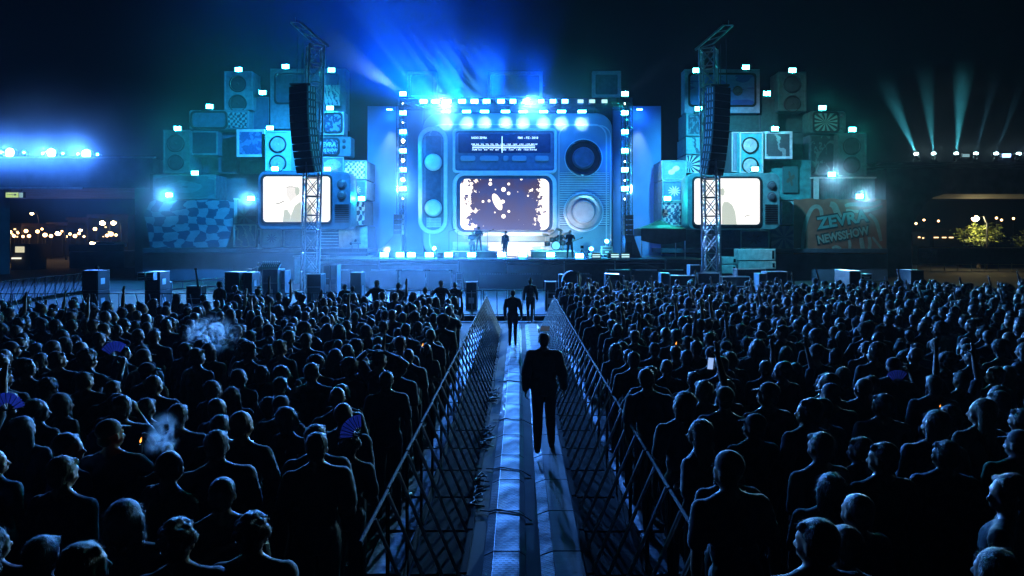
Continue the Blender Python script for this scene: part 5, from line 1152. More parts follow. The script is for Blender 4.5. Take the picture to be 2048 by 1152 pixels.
# parked van and hut under the low lamp
t = thing('parked_van', 'pale parked van under the low street lamp at left', 'van', P(207,494,78)); d = 78
b = MB(); b.prism([(X(186,d),Z(494,d)),(X(234,d),Z(494,d)),(X(234,d),Z(487,d)),(X(230,d),Z(484,d)),(X(192,d),Z(484,d)),(X(186,d),Z(488,d))], d, d+2); b.build('body', PALE, t, bevel=.1)
b = MB(); b.box(X(194,d),X(228,d),d-.02,d-.003,Z(488,d),Z(485.5,d)); b.build('window', GLASSBLK, t)
for px in (194,226):
    b = MB(); b.lathe([(.36,0),(.36,.25),(0,.25)], (X(px,d),d+.2,Z(494,d)-.1), (0,-1,0), 16); b.build('wheel', BLACK, t)
t = thing('raised_kerb', 'raised dark terrace carrying the van at left', 'terrace', (X(200,78),78,0)); b = MB(); b.box(X(150,78),X(258,78),77,84,.002,Z(494,78)-.47); b.build('slab', CONC, t); b = MB(); b.box(X(150,78),X(258,78),76.9,77.1,Z(494,78)-.46,Z(494,78)+.3); b.build('rail', DARK, t)
# green lit sign under the overhang, kiosk at left
t = thing('exit_sign', 'yellow-green lit sign board hanging under the left overhang', 'sign', P(30,395,61)); d = 61
b = MB(); b.box(X(10,d),X(48,d),d,d+.2,Z(396,d),Z(384,d)); b.build('housing', DARK, t); b = MB(); b.box(X(12,d),X(37,d),d-.03,d-.003,Z(395,d),Z(385,d)); f_ = b.build('face', emis('sign_green', (.62,.85,.25), .8), t); b = MB(); b.box(X(14,d),X(29,d),d-.05,d-.032,Z(390,d),Z(389,d)); b.box(X(29,d),X(33,d),d-.05,d-.032,Z(391,d),Z(388,d)); b.build('arrow_mark', BLACK, f_)
b = MB(); b.box(X(38.5,d),X(46,d),d-.03,d-.003,Z(395,d),Z(385.5,d)); b.build('figure_face', emis('sign_pale', (.5,.8,.65), .5), t); b = MB(); b.tube((X(20,d),d+.1,Z(384,d)),(X(20,d),d+.1,Z(376,bd)-.01),.03); b.tube((X(42,d),d+.1,Z(384,d)),(X(42,d),d+.1,Z(376,bd)-.01),.03); b.build('hanger', DARK, t)
t = thing('ticket_kiosk', 'small kiosk with a lit cream window at far left', 'kiosk', (X(40,72),72,0)); d = 72; b = MB(); b.box(X(22,d),X(60,d),d,d+2.5,.002,Z(488,d)); b.build('wall', DKB, t); b = MB(); b.box(X(31,d),X(49,d),d-.05,d-.003,Z(505,d),Z(493,d)); b.build('window', emis('kiosk_glow', (.85,.78,.5), .8), t); b = MB(); b.box(X(27,d),X(43,d),d-.3,d-.003,Z(518,d),Z(515,d)); b.build('counter', emis('counter_glow', (1.,.95,.75), 1.2), t)
# green fence with sign at right, tree, boundary kerb
t = thing('site_fence', 'green mesh-covered site fence with a white sign behind the right arch', 'fence', (X(1930,70),70,0)); d = 70
b = MB(); b.box(X(1836,d),X(2200,d),d,d+.05,Z(527,d),Z(497,d)); b.build('mesh_cover', mat('fence_green', (.03,.055,.025), .8, var=.3), t)
b = MB()
for i in range(14): b.tube((X(1836+i*27,d),d+.1,.004),(X(1836+i*27,d),d+.1,Z(495,d)),.04,n=6)
b.tube((X(1825,d),d-.03,Z(528,d)),(X(2200,d),d-.03,Z(530,d)),.05,n=6); b.tube((X(1825,d),d+.1,Z(495.5,d)),(X(2200,d),d+.1,Z(495,d)),.05,n=6); b.build('posts_and_rails', mat('rail_ochre', (.35,.28,.12), .5), t)
b = MB(); b.box(X(1824,d),X(1836,d)-.01,d-.1,d+.2,Z(526,d),Z(492,d)); b.build('end_frame', mat('ochre_frame', (.5,.36,.2), .6), t)
LT = mat('fence_lettering', (.6,.6,.45), .6); put_text('20', 1866, 505, d, 14, 8, t, LT, dy=-.03, bold=.03); put_text('PARQUE', 1850, 507.5, d, 17, 5, t, LT, dy=-.03, bold=.03); put_text('ALMADA', 1857, 513, d, 33, 4, t, LT, dy=-.03, bold=.02)
def tree(px, pyb, pyt, d, w, label, seed, nl=1500):
    r_ = random.Random(seed); x = X(px,d); zb = Z(pyb,d); zt = Z(pyt,d); t = thing('leafy_tree', label, 'tree', (x,d,0))
    b = MB(); b.path([(x,d,.004),(x+.1,d,zb*.5),(x-.05,d,zb+.3*(zt-zb))], [.22,.16,.1], 8)
    tips = []
    for i in range(9):
        a = r_.uniform(0,2*PI); e = Vector((x+math.cos(a)*w*.32,d+math.sin(a)*w*.32,zb+(zt-zb)*r_.uniform(.35,.85))); b.path([(x,d,zb*.6+.2*zt),(x+(e.x-x)*.5,d+(e.y-d)*.5,(zb+e.z)/2),e],[.09,.06,.02],5); tips.append(e)
    b.build('trunk', mat('bark', (.10,.08,.06), .9), t)
    for k, m in enumerate((mat('leaf_dark', (.07,.10,.025), .6, var=.4), mat('leaf_light', (.17,.21,.05), .6, var=.4))):
        b = MB()
        for i in range(nl//2):
            c = r_.choice(tips); p = c+Vector((r_.gauss(0,w*.12),r_.gauss(0,w*.12),r_.gauss(0,(zt-zb)*.14))); s = r_.uniform(.10,.24); u = Vector((r_.gauss(0,1),r_.gauss(0,1),r_.gauss(0,.5))).normalized(); v = u.orthogonal().normalized(); v = (v*math.cos(i)+u.cross(v)*math.sin(i))
            b.add([p-u*s*1.4,p+v*s*.5,p+u*s*1.4,p-v*s*.5], [(0,1,2,3)])
        b.build('crown', m, t)
tree(1957, 497, 452, 76, 4.0, 'round leafy tree lit by the street lamp in the right opening', 3); tree(2075, 500, 462, 74, 4.5, 'leafy tree cut off by the right photo edge', 4, 900)
# ---------------------------------------------------------------- walkway: crowd barriers and cable ramps
BAR = mat('barrier_metal', (.50,.51,.54), .42, .5, var=.2); PLATE = mat('tread_plate', (.24,.25,.27), .5, .4, var=.3, scale=14, bump=.6)
def make_barrier():
    t = thing('crowd_barrier', 'proto', 'barrier', (0,0,0)); L = .97
    b = MB(); b.tube((0,.01,1.2),(0,L,1.2),.013,n=8); b.build('top_rail', mat('rail_dark', (.02,.02,.022), .85, 0.), t, smooth='auto')
    b = MB(); b.tube((0,.03,.05),(0,.03,1.185),.012,n=6); b.tube((0,L-.03,.05),(0,L-.03,1.185),.012,n=6); b.tube((0,.042,.2),(0,L-.042,.2),.010,n=6); b.box(-.006,.006,.042,L-.042,.03,.19)
    b.build('front_frame', mat('base_black', (.006,.006,.007), .95, 0., spec=.1), t)
    for y in (.06, L-.06-.35):
        b = MB(); b.tube((-.012,y,1.19),(-.50,y,.05),.0165,n=8); b.build('strut', BAR, t, smooth='auto')
    b = MB(); b.box(.03,.42,.02,L-.02,.008,.03); b.build('tread_plate', PLATE, t, bevel=.004)
    b = MB(); b.box(-.56,-.03,.012,L-.012,.006,.03); b.box(-.56,-.5,.012,L-.012,.0301,.05); b.build('base_shade_plate', mat('base_black', (.006,.006,.007), .95, 0., spec=.1), t)  # base filled in as a near-black sheet, painting the walkway floor's darkness
    return t
pb_ = make_barrier(); tree_ = [(c, kids(c)) for c in kids(pb_)]; used = False
def put_barrier(x, y, rz, label, group, sc=None):
    global used
    if not used:
        used = True; pb_.location = (x,y,.0); pb_.rotation_euler = (0,0,rz); pb_['label'] = label; pb_['group'] = group; return pb_
    return dup(pb_, (x,y,0), label, group, rz, sc, tree_)
N_ = 20
for i in range(N_):
    y = 4.6+i
    put_barrier(1.20, y, 0, f'metal crowd barrier section right of the walkway, {ORD[i]} from the photo bottom', 'barrier sections along the walkway')
    put_barrier(-1.05-.012*i*.5, y+.98, PI, f'metal crowd barrier section left of the walkway, {ORD[i]} from the photo bottom', 'barrier sections along the walkway')
for i in range(7):
    x = -5.4+i*.99
    if -1.3 < x < .6: pass
    put_barrier(x, 27.2, -PI/2, f'pit barrier section across the walkway end, {ORD[i]} from left', 'pit barrier sections')
for i in range(18):
    put_barrier(-24.5+i*.99, 25.6 if i < 16 else 25.8, -PI/2, f'far barrier section behind the left crowd, {ORD[i]} from left', 'barrier sections behind the left crowd')
for i in range(14):
    put_barrier(-24.0-.12*i, 29.0+i*.98, .12, f'barrier section of the diagonal pit line at far left, {ORD[i]} from the near end', 'diagonal barrier line at far left')
# cable ramps
def ramp_mat(name, col, rough, metal):
    m = mat(name, col, rough, metal, var=.35, scale=5); nt = m.node_tree; N = nt.nodes; b = N['Principled BSDF']
    tc = [n for n in N if n.type == 'TEX_COORD'][0]; mp = N.new('ShaderNodeMapping'); mp.inputs['Scale'].default_value = (1,1,1); nt.links.new(tc.outputs['Object'], mp.inputs[0])
    br = N.new('ShaderNodeTexBrick'); br.inputs['Scale'].default_value = 1.; br.inputs['Brick Width'].default_value = .062; br.inputs['Row Height'].default_value = .042; br.inputs['Mortar Size'].default_value = .018; br.inputs['Mortar Smooth'].default_value = .3
    nt.links.new(mp.outputs[0], br.inputs['Vector']); bp = N.new('ShaderNodeBump'); bp.invert = True; bp.inputs['Strength'].default_value = 1.; bp.inputs['Distance'].default_value = .012
    rp = [n for n in N if n.type == 'VALTORGB'][0]; mc = N.new('ShaderNodeMix'); mc.data_type = 'RGBA'; nt.links.new(br.outputs['Fac'], mc.inputs[0]); nt.links.new(rp.outputs[0], mc.inputs[6]); mc.inputs[7].default_value = (.004,.004,.005,1); nt.links.new(mc.outputs[2], b.inputs['Base Color'])
    wn = N.new('ShaderNodeTexNoise'); wn.inputs['Scale'].default_value = 2.6; wn.inputs['Detail'].default_value = 7; nt.links.new(tc.outputs['Object'], wn.inputs['Vector']); mr = N.new('ShaderNodeMapRange'); mr.inputs[1].default_value = .35; mr.inputs[2].default_value = .65; mr.inputs[3].default_value = .42; mr.inputs[4].default_value = .75; nt.links.new(wn.outputs['Fac'], mr.inputs[0]); nt.links.new(mr.outputs[0], b.inputs['Roughness'])
    nt.links.new(br.outputs['Fac'], bp.inputs['Height']); nt.links.new(bp.outputs[0], b.inputs['Normal']); return m
RM = ramp_mat('ramp_tread_metal', (.022,.024,.03), .5, .15); RK = mat('ramp_black_rubber', (.008,.008,.009), .7, var=.4, scale=7, bump=.3); RE = mat('ramp_edge', (.22,.22,.24), .4, .7)
SEG = 1.05
def make_ramp(right):
    t = thing('cable_ramp', 'proto', 'cable ramp', (0,0,0)); g = .012
    def slab(prof, name, m):
        n = len(prof); b = MB(); b.add([(x,g,z) for x,z in prof]+[(x,SEG-g,z) for x,z in prof], [tuple(range(n)), tuple(range(2*n-1,n-1,-1))]+[((i+1)%n,i,n+i,n+(i+1)%n) for i in range(n)]); return b.build(name, m, t, origin=(0,0,0))
    if not right:
        slab([(-.36,.006),(-.262,.006),(-.262,.052),(-.355,.012)], 'side_slope', RM); slab([(-.258,.006),(-.002,.006),(-.002,.055),(-.258,.055)], 'top_plate', RM); slab([(.001,.006),(.062,.006),(.06,.012),(.001,.05)], 'inner_slope', RK)
        b = MB(); b.box(-.2615,-.2585,g,SEG-g,.02,.060); b.build('edge_strip', RE, t, origin=(0,0,0))
    else:
        slab([(.205,.006),(.335,.006),(.335,.055),(.21,.012)], 'side_slope', RM); slab([(.339,.006),(.62,.006),(.62,.058),(.339,.058)], 'top_plate', RK); slab([(.623,.006),(.70,.006),(.695,.012),(.623,.052)], 'outer_slope', RK)
    return t
for right in (0,1):
    p = make_ramp(right); tr_ = [(c, kids(c)) for c in kids(p)]
    for i in range(21):
        lab = f"{'black-topped' if right else 'ribbed metal'} cable ramp segment on the {'right' if right else 'left'} of the walkway, {ORD[i]} from the photo bottom"
        if i == 0: p.location = (0,3.9,0); p['label'] = lab; p['group'] = 'cable ramp segments'
        else: dup(p, (0,3.9+i*SEG,0), lab, 'cable ramp segments', tree=tr_)
# loose cables beside and across the ramps
CB = mat('cable_black', (.015,.015,.017), .5)
rc = random.Random(9)
for k, (y0, n, lab) in enumerate(((8.2,26,'tangled black cable loops beside the walkway, nearest heap'),(10.6,26,'tangled black cable loops beside the walkway, middle heap'),(13.6,22,'tangled black cable loops beside the walkway, farthest heap'))):
    pts = [Vector((-.5+.10*math.sin(i*1.9+k)+rc.uniform(-.04,.04), y0+i*.045+.12*math.cos(i*1.9), .03+.02*(i%3)+.03*abs(math.sin(i*.7)))) for i in range(n)]
    b = MB(); b.path(pts, .011, 6); tag(b.build('cable', CB, smooth=True), lab, 'cable', 'cable heaps by the walkway')
for k, (y0, x1, lab) in enumerate(((8.1,.02,'thin cable lying across the left ramp, nearest'),(9.6,.03,'thin cable lying across the left ramp, second'),(12.2,.10,'thin cable lying across the left ramp, third'),(15.5,.05,'thin cable lying across the left ramp, farthest'))):
    b = MB(); b.path([(-.46,y0+.1,.02),(-.34,y0+.05,.03),(-.25,y0,.072),(-.12,y0-.05,.066),(x1-.03,y0-.1,.066),(x1+.04,y0-.12,.04),(x1+.12,y0-.2,.015)], .009, 6); tag(b.build('cable', CB, smooth=True), lab, 'cable', 'cables across the ramp')
# stage-side rails of the ramp at left in the pit
t = thing('ramp_rail', 'pale sloping handrail behind the left pit cases', 'handrail', P(390,558,34)); b = MB()
for dz in (0,.35): b.tube(P(320,566,33)-Vector((0,0,dz)), P(450,556.5,34.5)-Vector((0,0,dz)), .04)
for px in (325,365,405,447): b.tube(P(px,566-(px-320)*.073,33.4)-Vector((0,0,.36)), P(px,566-(px-320)*.073,33.4), .025)
b.build('rails', ALU, t); b = MB(); b.tube(P(325,566,33.3)-Vector((0,0,.37)), (X(325,33.3),33.3,.035), .03); b.tube(P(447,557,34.3)-Vector((0,0,.37)), (X(447,34.3),34.3,.035), .03); b.build('posts', ALU, t)
# ---- positions: heads read from the photograph (x, y of the crown), then the gaps filled
# code after y: hair (s short c cropped l long b bob n bun p ponytail u curly a afro k cap K backcap e beanie h hat x bald), then pose letter
HC = dict(s='short',c='cropped',l='long',b='bob',n='bun',p='ponytail',u='curly',a='afro',k='cap',K='back cap',e='beanie',h='sun hat',x='bald')
PC = dict(r='relaxed',l='relaxed_l',q='relaxed_r',f='folded',v='folded_l',w='woman',y='woman_l',z='woman_r',p='phone',h='head',u='arm_up',U='arms_up',a='akimbo',m='smoke',e='reach')
RAW = '''145,870,sq 326,902,xr 447,861,sf 440,954,cr 238,998,be 220,1064,sq 371,1055,ur 104,922,sr 342,808,sf 245,835,km 20,1050,lz 75,1075,sr 560,1035,ur 651,979,ce 642,840,sf 731,866,uw 751,809,sr 745,830,bw 783,801,xr 774,867,sf 169,740,sq 245,782,xq 303,752,cq 423,765,bz 469,771,lw 484,737,bz 289,797,sr 16,706,sq 29,685,kq 62,715,sq 89,679,ba 130,702,sq 125,659,bz 185,640,sq 223,649,xq 272,641,bz 286,606,kr 263,607,hw 322,612,bz 312,659,sr 333,670,sr 365,685,sf 242,689,sm 208,683,sr 297,700,kr 297,728,kq 441,623,lw 478,619,bz 415,602,lz 396,697,sr 456,651,br 148,618,sq 227,623,bz 247,629,xq 349,637,sq 44,651,sq 58,674,sq 390,625,sq
570,653,sr 591,644,sr 612,668,sr 646,674,bw 645,648,lw 650,629,xr 693,611,lw 727,611,sr 746,606,sr 760,620,sf 682,648,ba 702,641,sr 732,645,sf 755,641,sr 790,655,sr 785,619,sr 807,625,sr 827,625,sr 846,646,br 688,670,lw 714,678,ar 755,672,sr 803,672,sr 688,688,lw 741,689,sr 763,702,Kh 839,698,xr 854,715,ar 870,687,bw 891,658,xr 896,687,lw 911,627,ar 684,714,ar 625,710,ar 630,724,sf 656,732,sr 582,731,sm 556,752,sp 691,766,cr 690,778,xr 826,741,sr 522,606,bw 573,596,sr 594,610,sr 523,573,lw 857,671,sr 437,563,sf 470,570,sp 690,568,lw 705,571,sf 751,561,sa 796,565,sr 770,588,lw 850,575,sr 835,600,sr
1370,834,lw 1495,824,kl 1597,798,sl 1483,908,el 1541,915,xl 1657,803,kl 1360,905,br 1666,941,bl 1507,1038,sl 1672,1050,sl 1640,864,sr 1885,882,sl 1860,825,bl 1774,888,sl 2019,810,sv 2025,864,kl 1990,950,sl 2000,1085,bl 1905,1070,ly 1768,788,sl 1945,795,ll 1248,704,sr 1259,729,sa 1289,737,sr 1337,721,xr 1374,744,sr 1315,686,sr 1225,688,bw 1239,648,br 1272,625,sf 1294,627,sr 1325,629,sr 1223,639,sr 1269,661,sr 1333,655,xr 1351,658,sr 1369,648,br 1404,635,sr 1387,639,sr 1494,619,ar 1525,649,ky 1549,636,sl 1572,651,sl 1614,648,ay 1632,657,ar 1669,652,xl 1382,673,sr 1421,665,sf 1398,679,sr 1369,692,sr 1440,696,kr 1456,699,sr 1481,699,sr 1442,714,sr 1515,694,sr 1520,680,bl 1627,691,el 1575,722,cl 1533,764,kl 1541,794,cl 1596,798,cl 1663,791,kl 1315,786,bl 1290,792,ur 1442,777,kr 1416,759,su 1637,746,sl 1682,768,kl 1756,752,sl 1907,743,sU 1754,795,cl 1681,767,xl 1699,753,xl 1634,746,cl'''
people = []      # dicts x,y(depth),sc,hair,pose
RR = random.Random(11)
def okpos(x, y, m):
    for q in people:
        if (q['x']-x)**2+(q['y']-y)**2 < m*m: return False
    return True
for tok in RAW.split():
    a = tok.split(','); px, py = float(a[0]), float(a[1]); hk = HC[a[2][0]]; pk = PC[a[2][1]]
    sc = RR.uniform(.94,1.04) * (.95 if pk in ('woman','woman_l','woman_r','arms_up') else 1.)
    top = 1.75*sc*(1.02 if hk in ('afro','bun') else 1.); d = F*(H-top)/(py-CY); x = X(px,d)
    if d > 25.3: sc *= 1.0; d = min(d, 25.8)
    if abs(x) < 1.5: x = math.copysign(1.5, x)
    if okpos(x, d, .27): people.append(dict(x=x, y=d, sc=sc, hair=hk, pose=pk, man=True, green=(px == 2025)))
tries = 0; far = []
while tries < 30000:
    tries += 1
    d = math.sqrt(RR.uniform(3.4**2, 25.2**2)); x = RR.uniform(-.78*d-3.5, .74*d+4.)
    if abs(x) < 1.5: continue
    if x < 0 and d > 17.2 + (1.5 if x > -7 else 0): 
        if not (-9 < x < -1.5 and d < 20 and RR.random() < .02): continue
    if d > 24.6 and x > 15: continue
    m = .50 if d < 10 else .43
    if not okpos(x, d, m): continue
    right = x > 0
    hk = RR.choice(['short']*5+['cropped']*2+['long']*3+['bob']*2+['bun','ponytail','curly','cap','cap','bald','afro'])
    fem = hk in ('long','bob','bun','ponytail')
    if fem: pk = RR.choice(['woman']*2+(['woman_l']*3 if right else ['woman_r']*2+['woman'])+(['arms_up'] if RR.random() < .15 else []))
    else: pk = RR.choice(['relaxed']*3+['folded']*2+['akimbo','phone','smoke']+(['relaxed_l','folded_l','relaxed_l'] if right else ['relaxed_r','relaxed_r'])+(['arm_up'] if RR.random() < .3 else []))
    people.append(dict(x=x, y=d, sc=RR.uniform(.93,1.04)*(.95 if fem else 1), hair=hk, pose=pk, man=False))
# who shows largest: the nearest inside the frame
def inframe(q): 
    px = CX+q['x']*F/q['y']; return -25 < px < 2075
outside = [q for q in people if not inframe(q) and abs(q['x']) < 26]
people = [q for q in people if inframe(q)]
people.sort(key=lambda q: q['y'])
NMAX = 284
front = people[:NMAX]; special = [q for q in people[NMAX:] if q['man'] and q['y'] > 19 and q['x'] < 0][:8]
rest = [q for q in people[NMAX:] if q not in special] + outside
front += special
for side in (-1, 1):
    f = [q for q in front if q['x']*side > 0]; f.sort(key=lambda q: q['y'])
    per = 8; nrow = (len(f)+per-1)//per
    for r in range(nrow):
        row = f[r*per:(r+1)*per]; row.sort(key=lambda q: abs(q['x']))
        for j, q in enumerate(row): q['row'] = r; q['k'] = j
for q in front:
    fem = q['pose'] in ('woman','woman_l','woman_r','arms_up')
    q['shirt'] = RR.choice(['black']*6+['dark blue']*3+['grey']*3+['olive']*2+['red']+['white']+['pale blue'])
    if q.get('green'): q['shirt'] = 'green'
    q['hcol'] = RR.choice(['black','dark blue','grey','olive']) if q['hair'] in ('cap','back cap','beanie','sun hat') else RR.choice(['dark']*6+['brown']*3+['fair'])
    q['skin'] = RR.choice([0,0,1,1,1,2])
    pt = PTEXT[q['pose']]
    lab = f"{HTEXT[q['hair']]} person{', ' + pt if pt else ''}, crowd {'left' if q['x'] < 0 else 'right'} of walkway, {ORD[q['row']]} row from below, {ORD[q['k']]} outward"
    loc = (q['x'], q['y'], .004)
    person(q['pose'], q['hair'], q['shirt'], q['hcol'], q['skin'], loc, face_rz(q['x'], q['y'], RR.uniform(-.25,.25)), q['sc'], lab, 'concertgoers in the crowd').rotation_euler = (RR.gauss(0,.035), RR.gauss(0,.045), face_rz(q['x'], q['y'], RR.gauss(0,.3)))

# ---- the crowd beyond reads as one mass
def low_variant(kind, hair):
    B = BOD[kind]; parts = []
    for me, off, slot in ((B['body'], None, 'b'), (B['shirt'], None, 's'), (HAIR.get(hair), NECK, 'h')):
        if me is None: continue
        o = bpy.data.objects.new('tmp', me); COL.objects.link(o); dm = o.modifiers.new('d', 'DECIMATE'); dm.ratio = .045 if slot != 'h' else .12
        dg = bpy.context.evaluated_depsgraph_get(); m2 = bpy.data.meshes.new_from_object(o.evaluated_get(dg)); bpy.data.objects.remove(o)
        v = np.empty(len(m2.vertices)*3); m2.vertices.foreach_get('co', v); v = v.reshape(-1,3)
        if slot == 'h':
            a = B['yaw']; v = v @ np.array([[math.cos(a), math.sin(a), 0],[-math.sin(a), math.cos(a), 0],[0,0,1]]) + np.array(NECK)
        fs = [tuple(p.vertices) for p in m2.polygons]; mi = [p.material_index for p in m2.polygons]; parts.append((v, fs, mi, slot)); bpy.data.meshes.remove(m2)
    return parts
LV = [low_variant(k, h) for k, h in (('relaxed','short'),('folded','cropped'),('woman','long'),('woman_l','bob'),('relaxed_l','short'),('akimbo','cap'),('arm_up','short'),('phone','short'),('woman_r','bun'),('folded_l','curly'))]
V = []; FC = []; MI = []; off = 0
for q in rest:
    lv = RR.choice(LV[:2]*2+LV); a = face_rz(q['x'], q['y'], RR.uniform(-.3,.3)); s = q['sc']; ca, sa = math.cos(a)*s, math.sin(a)*s; sm_ = RR.choice([3,3,3,4,4,5,6])
    for v, fs, mi, slot in lv:
        w = np.stack([v[:,0]*ca-v[:,1]*sa+q['x'], v[:,0]*sa+v[:,1]*ca+q['y'], v[:,2]*s+.004], 1); V.append(w)
        FC += [tuple(i+off for i in f) for f in fs]; MI += [(m if slot == 'b' else sm_ if slot == 's' else 7) for m in mi]; off += len(w)
me = bpy.data.meshes.new('crowd'); me.from_pydata(np.concatenate(V).tolist(), [], FC)
for m in (SKIN[1], TROU, SHOE, SHIRTS['black'], SHIRTS['dark blue'], SHIRTS['grey'], SHIRTS['white'], HAIRS['dark']): me.materials.append(m)
me.polygons.foreach_set('material_index', MI); me.polygons.foreach_set('use_smooth', [True]*len(FC))
o = bpy.data.objects.new('crowd', me); COL.objects.link(o); tag(o, 'dense mass of far concertgoers packed before the stage', 'crowd', kind='stuff')

# ---- people who stand out
STR1 = [((-.10,.16,.50),(-.11,-.10,.13)),((.10,.10,.50),(.12,.20,.09))]
person('', 'short', 'black', 'dark', 1, (.36,10.35,.055), 0, 1.01, 'big dark-clad man walking away along the walkway, nearest of the three walkers', name='person', bod=WK1)
person('', 'cropped', 'black', 'dark', 1, (-.20,20.6,.055), 0, .95, 'person in dark top and shorts walking away mid walkway', bod=WK2)
person('', 'bun', 'black', 'dark', 1, (.40,26.2,.055), .1, .95, 'dark-clad person at the far end of the walkway', bod=WK2)
for px, py, d, hk, num, lab in ((882,562,24.3,'back cap','','person in white jersey and cap with black strap at the pit barrier'),(910,566,24.8,'short','93','person in white jersey numbered 93 beside the capped jersey wearer')):
    z = Z(py,d); o = person('akimbo' if not num else 'relaxed', hk, 'white', 'grey' if hk == 'back cap' else 'dark', 1, (X(px,d), d, .034), -.1, z/1.76, lab)
    s = [c for c in o.children if c.name.startswith('shirt')][0]
    if num:
        tm_ = text_mb('93', .26, .01, .01); place(tm_, Matrix.Translation((0,-.134,1.25))); tm_.build('number', mat('ink_black', (.01,.01,.012), .7), s, origin=(0,0,0))
    else:
        b = MB(); b.path([(-.14,-.10,1.42),(-.02,-.142,1.25),(.13,-.125,1.05)], .016); b.build('strap', BLACK, s, origin=(0,0,0)); b = MB(); b.box(-.07,.07,-.143,-.135,1.16,1.30); b.build('print', mat('ink_black', (.01,.01,.012), .7), s, origin=(0,0,0))
def standing(px, pytop, d, zf, kind, hk, shirt, rz, lab, bod=None, hcol='dark'):
    return person(kind, hk, shirt, hcol, 1, (X(px,d), d, zf), rz, (Z(pytop,d)-zf)/1.77, lab, bod=bod)
standing(517, 525, 41.5, .034, '', 'short', 'black', 0, 'technician stretching one arm out beside the mixing desk, left pit', tech)
standing(195, 530, 37.5, .034, 'relaxed_r', 'short', 'red', .2, 'person in a reddish top behind the leftmost speaker stack')
# performers
def guitar(c, ang, label, lean=0.):
    t = thing('guitar', label, 'guitar', c); R = Matrix.Translation(c) @ Matrix.Rotation(-ang, 4, 'Y')
    out = []
    for i in range(28):
        a = 2*PI*i/28; r = .17+.045*math.cos(2*a)-.02*math.cos(a); out.append((r*math.cos(a)*1.15, r*math.sin(a)*.95))
    b = place(MB().prism(out, -.02, .025), R); b.build('body', mat('guitar_lacquer', (.06,.03,.02), .2), t, bevel=.01)
    b = place(MB().box(.15,.78,-.03,-.01,-.024,.024), R); b.build('neck', mat('guitar_neck', (.2,.12,.07), .4), t)
    b = place(MB().prism([(.78,-.03),(.95,-.045),(.97,.03),(.8,.04)], -.03, -.01), R); b.build('headstock', BLACK, t)
def performer(px, pyt, pyb, d, bod, hk, shirt, rz, lab, zf): return person('', hk, shirt, 'dark', 1, (X(px,d),d,zf+.004), rz, (Z(pyt,d)-zf)/1.77, lab, bod=bod)
performer(945, 461, 0, 48.6, GT, 'short', 'dark blue', 2.8, 'guitarist in dark clothes standing in front of the taller guitarist on stage', SZ)
performer(957.5, 453.5, 0, 50.4, GT, 'curly', 'dark blue', 3.3, 'taller guitarist on the riser with guitar neck pointing right', RZ1)
performer(1010.5, 462, 0, 47.0, SG, 'short', 'black', 2.5, 'singer in dark clothes stepping along the stage edge at centre', SZ)
performer(1140, 460, 0, 46.9, GT, 'short', 'black', 3.0, 'bass player in black standing before the drum kit', SZ)
guitar(Vector((X(944,48.4), 48.36, SZ+1.08)), .75, 'dark guitar held by the front guitarist'); guitar(Vector((X(957,50.2), 50.14, RZ1+1.12)), .35, 'guitar of the taller guitarist pointing right'); guitar(Vector((X(1139,46.7), 46.66, SZ+1.05)), .38, 'bass guitar of the player before the drums')
t = thing('microphone', 'handheld microphone of the singer', 'microphone', Vector((X(1010.5,47)+.12, 46.78, SZ+1.40))); c = t.location.copy(); b = MB(); b.capsule(c, .016, c+Vector((0,0,.16)), .02); b.build('handle', BLACK, t); b = MB(); b.sphere(c+Vector((0,0,.19)), .035); b.build('head', DARK, t)
person('', 'short', 'black', 'dark', 1, (X(1121,52),51.9,RZ2-.36), 3.1, 1.0, 'drummer seated behind the drum kit', bod=DRM)
t = thing('drum_stool', 'round drum stool under the drummer', 'stool', (X(1121,52),51.9,RZ2)); b = MB(); b.lathe([(.17,0),(.18,.03),(.17,.07),(0,.07)], (X(1121,52),51.9,RZ2+.42), (0,0,1), 20); b.build('seat', BLACK, t); b = MB(); b.tube((X(1121,52),51.9,RZ2+.004),(X(1121,52),51.9,RZ2+.419),.03); b.build('post', ALU, t)
# crowd things held in hands
FANM = bpy.data.materials.new('fan_silk'); FANM.use_nodes = True; nt = FANM.node_tree; pb = nt.nodes['Principled BSDF']; pb.inputs['Base Color'].default_value = (.05,.045,.16,1); tr = nt.nodes.new('ShaderNodeBsdfTranslucent'); tr.inputs[0].default_value = (.06,.05,.2,1)
wv = nt.nodes.new('ShaderNodeTexNoise'); wv.inputs['Scale'].default_value = 8; rp = nt.nodes.new('ShaderNodeValToRGB'); rp.color_ramp.elements[0].color = (.03,.025,.11,1); rp.color_ramp.elements[1].color = (.09,.075,.28,1); nt.links.new(wv.outputs['Fac'], rp.inputs[0]); nt.links.new(rp.outputs[0], pb.inputs['Base Color'])
mx = nt.nodes.new('ShaderNodeMixShader'); mx.inputs[0].default_value = .55; nt.links.new(pb.outputs[0], mx.inputs[1]); nt.links.new(tr.outputs[0], mx.inputs[2]); nt.links.new(mx.outputs[0], nt.nodes['Material Output'].inputs[0])
